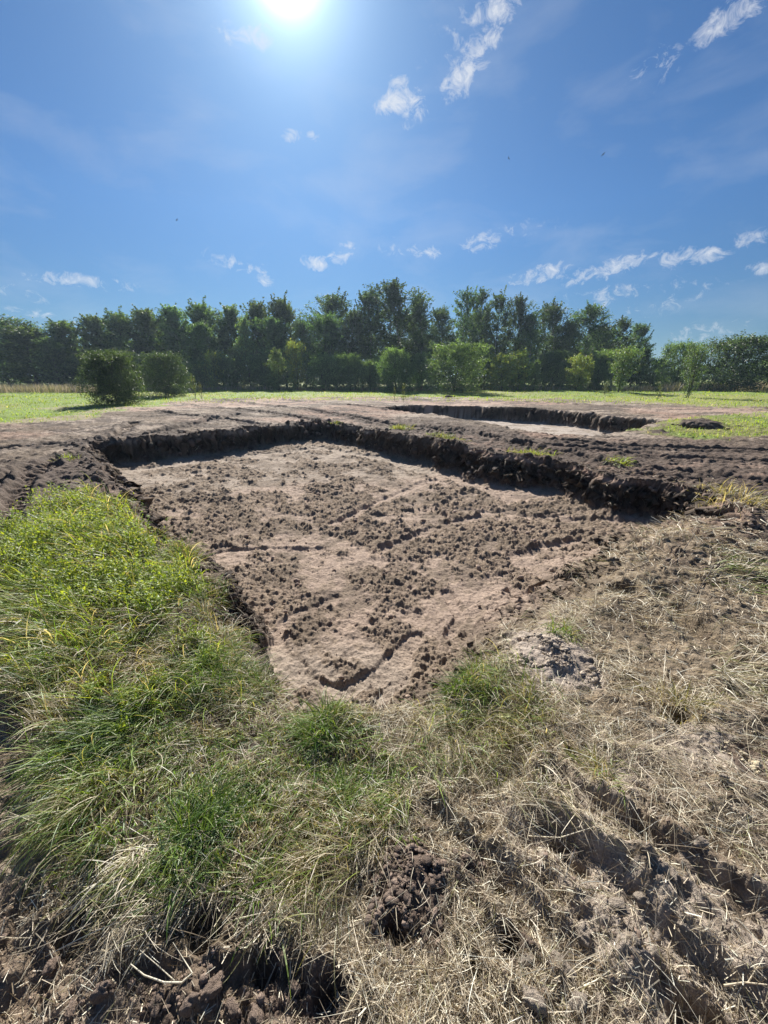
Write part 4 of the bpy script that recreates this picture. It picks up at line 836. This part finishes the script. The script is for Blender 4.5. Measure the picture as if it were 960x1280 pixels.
def plant(kind, var, px, top, width, dist, label, name, cat, group=None):
    """px, top, width as in the photograph (pixels), dist in metres: gives place and size"""
    global count
    d = pix_dir(px, 470); x, y = d[0] / d[1] * dist, dist
    z = float(terrain(np.array([x]), np.array([y]), False)['h'][0]) - .05
    dt = pix_dir(px, top); H = EYE + dt[2] / dt[1] * dist - z; Wd = width / 2 / FPX * dist * (1.0 if kind not in ('birch', 'aspen', 'airy', 'dome') else 1.08)
    crown, trunk = KINDS[kind, var]; h0, r0 = KSIZE[kind]
    e = empty(name, (x, y, z), count * 2.1, (Wd / r0, Wd / r0, H / h0 * .97)); count += 1
    link('crown', crown, None, e); link('trunk', trunk, None, e); tag(e, label, cat, group); return e
WOOD = 'trees along the edge of the wood'
TREES = [('dome', 0, 8, 399, 78, 62, 'dark rounded tree at the far left end of the wood'), ('aspen', 1, 46, 409, 72, 58, 'lighter green broad tree second from the left end'),
 ('aspen', 0, 92, 403, 62, 60, 'bluish tree with feathery tips, third from the left end'), ('aspen', 2, 130, 396, 56, 61, 'tree with ragged top rising behind the nearest round shrub'),
 ('aspen', 1, 162, 391, 52, 60, 'feathery tree right above the nearest round shrub'), ('aspen', 0, 193, 388, 52, 60, 'spiky topped tree above the dark round shrub at left'),
 ('aspen', 2, 226, 384, 52, 61, 'spiky tree just right of the dark round shrub'), ('aspen', 1, 262, 380, 54, 61, 'tall spiky tree behind the short pointed one at left of centre'),
 ('aspen', 2, 296, 384, 50, 60, 'dark narrow tree in the left middle of the wood'), ('aspen', 0, 328, 379, 50, 61, 'upright tree with plumed tips left of the highest aspen'),
 ('aspen', 1, 358, 374, 50, 62, 'tallest feathery tree left of the dark dome'), ('aspen', 1, 258, 404, 42, 55, 'shorter pointed tree standing forward in the left wood'),
 ('cone', 0, 312, 398, 36, 55, 'slim pointed green tree forward of the dark ones'), ('aspen', 0, 345, 398, 40, 56, 'mid height plumed tree forward, left of the dark dome'),
 ('birch', 1, 421, 369, 60, 64, 'tall rounded tree rising behind the dark dome'), ('dome', 1, 409, 398, 48, 56, 'dense dark dome shaped tree with bright rim'),
 ('birch', 2, 382, 400, 36, 57, 'pale slender tree at the left shoulder of the dark dome'),
 ('birch', 0, 462, 364, 46, 60, 'birch at the left side of the highest tree'), ('birch', 1, 489, 353, 66, 59, 'highest broad birch in the middle of the wood'),
 ('birch', 2, 522, 369, 34, 60, 'narrow birch right of the highest tree'), ('birch', 0, 548, 385, 42, 59, 'lower birch filling the dip right of the highest tree'),
 ('airy', 0, 578, 363, 40, 60, 'tall thin crowned birch left of the two gappy ones'), ('airy', 1, 597, 361, 36, 61, 'tall birch with sky showing through, left of the pair'), ('airy', 0, 618, 367, 36, 60, 'tall birch with sky showing through, right of the pair'),
 ('birch', 1, 640, 371, 36, 60, 'slim birch right of the gappy pair'), ('birch', 2, 681, 380, 48, 60, 'pointed birch before the dip right of centre'), ('birch', 0, 656, 392, 34, 58, 'low dark birch left of the pointed one'),
 ('birch', 2, 728, 382, 52, 59, 'broad billowing birch standing alone above the skyline at right'), ('birch', 1, 705, 402, 30, 58, 'small dark tree in the dip left of the billowing birch'),
 ('airy', 1, 765, 397, 40, 59, 'ragged birch near the right end of the wood'), ('birch', 0, 790, 405, 34, 60, 'last tall birch at the right end of the wood'), ('aspen', 2, 803, 436, 18, 60, 'short dark tree ending the wood at right'),
 ('birch', 1, 445, 388, 40, 58, 'mid height tree right of the dark dome'), ('aspen', 0, 72, 422, 40, 56, 'low leafy tree between the broad tree and the bluish one'),
 ('birch', 0, 590, 392, 50, 65, 'dense dark tree behind the gappy birch pair'), ('birch', 1, 745, 408, 46, 65, 'dark tree behind the ragged birch at right'),
 ('birch', 2, 512, 392, 50, 66, 'dark tree behind the narrow birch at centre'), ('aspen', 1, 210, 400, 60, 67, 'dense tree behind the spiky ones at left')]
for kd, vr, px, tp, w, ds, lab in TREES:
    plant(kd, vr, px, tp, w, ds, lab, 'birch_tree' if 'birch' in lab else 'deciduous_tree', 'tree', WOOD)
SH = [('near', 0, 140, 442, 68, 24.5, 'big dark round shrub nearest in the meadow at left'), ('near', 1, 205, 444, 54, 34, 'dark round shrub behind and right of the nearest one'),
 ('cone', 0, 348, 438, 30, 47, 'yellow green pointed shrub in front of the wood'), ('yellow', 0, 371, 430, 30, 51, 'taller olive shrub right behind the pointed yellow green one'),
 ('bush', 0, 404, 444, 40, 50, 'dark shrub beneath the dome shaped tree'), ('bush', 1, 437, 444, 34, 49, 'small round grey green shrub right of the dome shaped tree'),
 ('vase', 0, 463, 452, 26, 48, 'thin light shrub left of the round shrub at centre'), ('bush', 2, 494, 438, 44, 45, 'round dark shrub below the highest birch'),
 ('bush', 0, 528, 442, 32, 51, 'narrow dark shrub behind and left of the biggest round one'), ('bush', 1, 569, 431, 66, 43, 'biggest round bush in the middle of the meadow edge'),
 ('bush', 2, 606, 444, 36, 52, 'pale edged shrub between the biggest bush and yellow ones'), ('yellow', 1, 629, 445, 38, 48, 'green rounded shrub beside the yellow one'),
 ('yellow', 0, 648, 441, 34, 51, 'bright yellow shrub right of centre'), ('cone', 0, 669, 451, 20, 47, 'small dark pointed shrub right of the yellow one'),
 ('bush', 0, 695, 440, 44, 53, 'grey green bush behind the low olive shrub'), ('yellow', 1, 723, 447, 34, 46, 'low olive shrub left of the flaring tree'),
 ('bush', 2, 748, 442, 36, 51, 'dark shrub between the olive one and flaring tree'), ('vase', 0, 777, 438, 44, 42, 'small flaring tree on a clear stem at right'),
 ('bush', 1, 845, 430, 42, 50, 'tall dark shrub behind the leaning small tree'), ('wispy', 0, 866, 434, 32, 33, 'leaning dark small tree with long loose shoots at right'),
 ('near', 1, 921, 424, 84, 46, 'big spreading bush near the right edge'), ('bush', 0, 962, 446, 40, 52, 'pale bush cut off by the right edge'), ('bush', 2, 818, 450, 30, 56, 'low distant shrub just right of the wood'),
 ('bush', 1, 330, 446, 34, 53, 'dim shrub left of the pointed yellow green one'), ('bush', 2, 285, 448, 44, 53, 'dark undergrowth shrub below the narrow left trees'),
 ('yellow', 1, 268, 442, 26, 52, 'olive shrub below the short pointed tree at left'), ('bush', 0, 180, 443, 48, 53, 'light shrub filling between the two dark round shrubs'), ('bush', 1, 240, 452, 34, 53, 'low shrub right of the second dark round shrub'),
 ('bush', 0, 468, 446, 34, 54, 'dim shrub left of the one below the highest birch')]
for kd, vr, px, tp, w, ds, lab in SH:
    plant(kd, vr, px, tp, w, ds, lab, 'small_tree' if 'tree' in lab.split(' at ')[0].split(' below ')[0].split(' of ')[0].split(' beneath ')[0] and kd in ('vase', 'wispy') else 'shrub', 'small tree' if kd in ('vase', 'wispy') and 'tree' in lab else 'shrub', 'shrubs in front of the wood')
SP = [(240, 470, 12, 30, 'thin sapling left of the scraped soil'), (505, 480, 8, 27, 'tiny sapling at centre behind the second pit'), (493, 484, 6, 28, 'barest sapling beside the tiny central one'), (248, 478, 7, 28, 'short sapling leaning by the thin one at left'),
      (760, 479, 10, 38, 'low sapling left of the flaring tree'), (828, 482, 10, 30, 'low weedy sapling left of the leaning small tree')]
for px, tp, w, ds, lab in SP: plant('sapling', 0, px, tp, w, ds, lab, 'sapling', 'sapling', 'saplings in the meadow')

# woods far behind and the dark undergrowth, which read as one mass
def mass(n, x0, x1, y0, y1, hfun, size, cols, p):
    x = rng.uniform(x0, x1, n); y = rng.uniform(y0, y1, n); hh = hfun(x) ; z = hh * rng.random(n) ** .7
    V, F, K = rand_leaf_faces(np.column_stack([x, y, z]), np.full(n, size), pick(n, cols, p) * .8 * (.75 + .5 * vnoise(x, z, 2.5, 5))[:, None]); return V, F, K
V, F, K = mass(26000, -66, 42, 68, 76, lambda x: 8.0 * (.75 + .35 * fbm(x, x * 0, 4, 3, 601)), .5, [T3, T1], [2, 1])
V2, F2, K2 = mass(9000, -66, 40, 56.5, 58, lambda x: 2.6 * (.6 + .6 * fbm(x, x * 0, 2, 3, 603)), .28, [T1 * .7, T3 * .7], [1, 2])
V, F, K = join([(V, F, K), (V2, F2, K2)])
tag(link('wood_undergrowth', mesh_np('wood_undergrowth', V, F, K), M_TREE), 'dark undergrowth and inner wood behind the front trees', 'undergrowth', kind='stuff')
V, F, K = mass(24000, 40, 260, 150, 162, lambda x: 5.2 * (.6 + .55 * fbm(x, x * 0, 12, 4, 607)), .9, [T1, T3, T2], [2, 2, 1])
V2, F2, K2 = mass(12000, -300, -60, 110, 125, lambda x: 11 * (.7 + .4 * fbm(x, x * 0, 12, 4, 609)), 1.0, [T1, T3], [1, 1])
V, F, K = join([(V, F, K), (V2, F2, K2)])
tag(link('distant_wood', mesh_np('distant_wood', V, F, K), M_TREE), 'low distant wood along the horizon', 'wood', kind='stuff')

# ------------------------------------------------------------------ birds far up
def bird(px, py, dist, sc_, rz, label):
    d = pix_dir(px, py); d = d / np.linalg.norm(d) * dist
    v = np.array([(0, .22, 0), (.035, .1, 0), (.04, -.06, 0), (.02, -.2, 0), (-.02, -.2, 0), (-.04, -.06, 0), (-.035, .1, 0), (0, .02, .04), (0, .02, -.045), (.25, .06, .09), (.5, -.08, .05), (.22, -.04, .08), (-.25, .06, .09), (-.5, -.08, .05), (-.22, -.04, .08)])
    f_ = np.array([[0, 1, 7], [1, 2, 7], [2, 3, 7], [3, 4, 7], [4, 5, 7], [5, 6, 7], [6, 0, 7], [1, 0, 8], [2, 1, 8], [3, 2, 8], [4, 3, 8], [5, 4, 8], [6, 5, 8], [0, 6, 8], [1, 9, 2], [9, 11, 2], [9, 10, 11], [6, 5, 12], [12, 5, 14], [12, 14, 13]])
    ob = link('bird', mesh_np('bird', v * sc_, f_, np.tile([.05, .045, .04], (len(v), 1))), M_CLOD, loc=(d[0], d[1], d[2] + EYE)); ob.rotation_euler = (.3, .4, rz)
    tag(ob, label, 'bird', 'birds high in the sky')
bird(636, 198, 30, .3, 1.0, 'tiny bird high in the sky below the bright clouds'); bird(754, 193, 31, .3, 2.0, 'tiny bird farthest right in the sky'); bird(452, 237, 30, .26, .3, 'tiny bird near the middle of the sky'); bird(221, 275, 32, .28, 2.6, 'tiny bird low in the left sky')

# ------------------------------------------------------------------ the summer air
bm = bmesh.new(); bmesh.ops.create_cube(bm, size=1); me = bpy.data.meshes.new('haze'); bm.to_mesh(me); bm.free()
hzo = bpy.data.objects.new('haze', me); C.objects.link(hzo); hzo.scale = (15000, 15000, 32); hzo.location = (0, 0, 26 - 16); hzo['kind'] = 'stuff'
mh = bpy.data.materials.new('haze'); mh.use_nodes = True; t = mh.node_tree; t.nodes.clear()
pv = t.nodes.new('ShaderNodeVolumePrincipled'); pv.inputs['Density'].default_value = .00045; pv.inputs['Color'].default_value = (.62, .82, 1, 1); pv.inputs['Anisotropy'].default_value = .35
ou = t.nodes.new('ShaderNodeOutputMaterial'); t.links.new(pv.outputs[0], ou.inputs['Volume']); me.materials.append(mh)
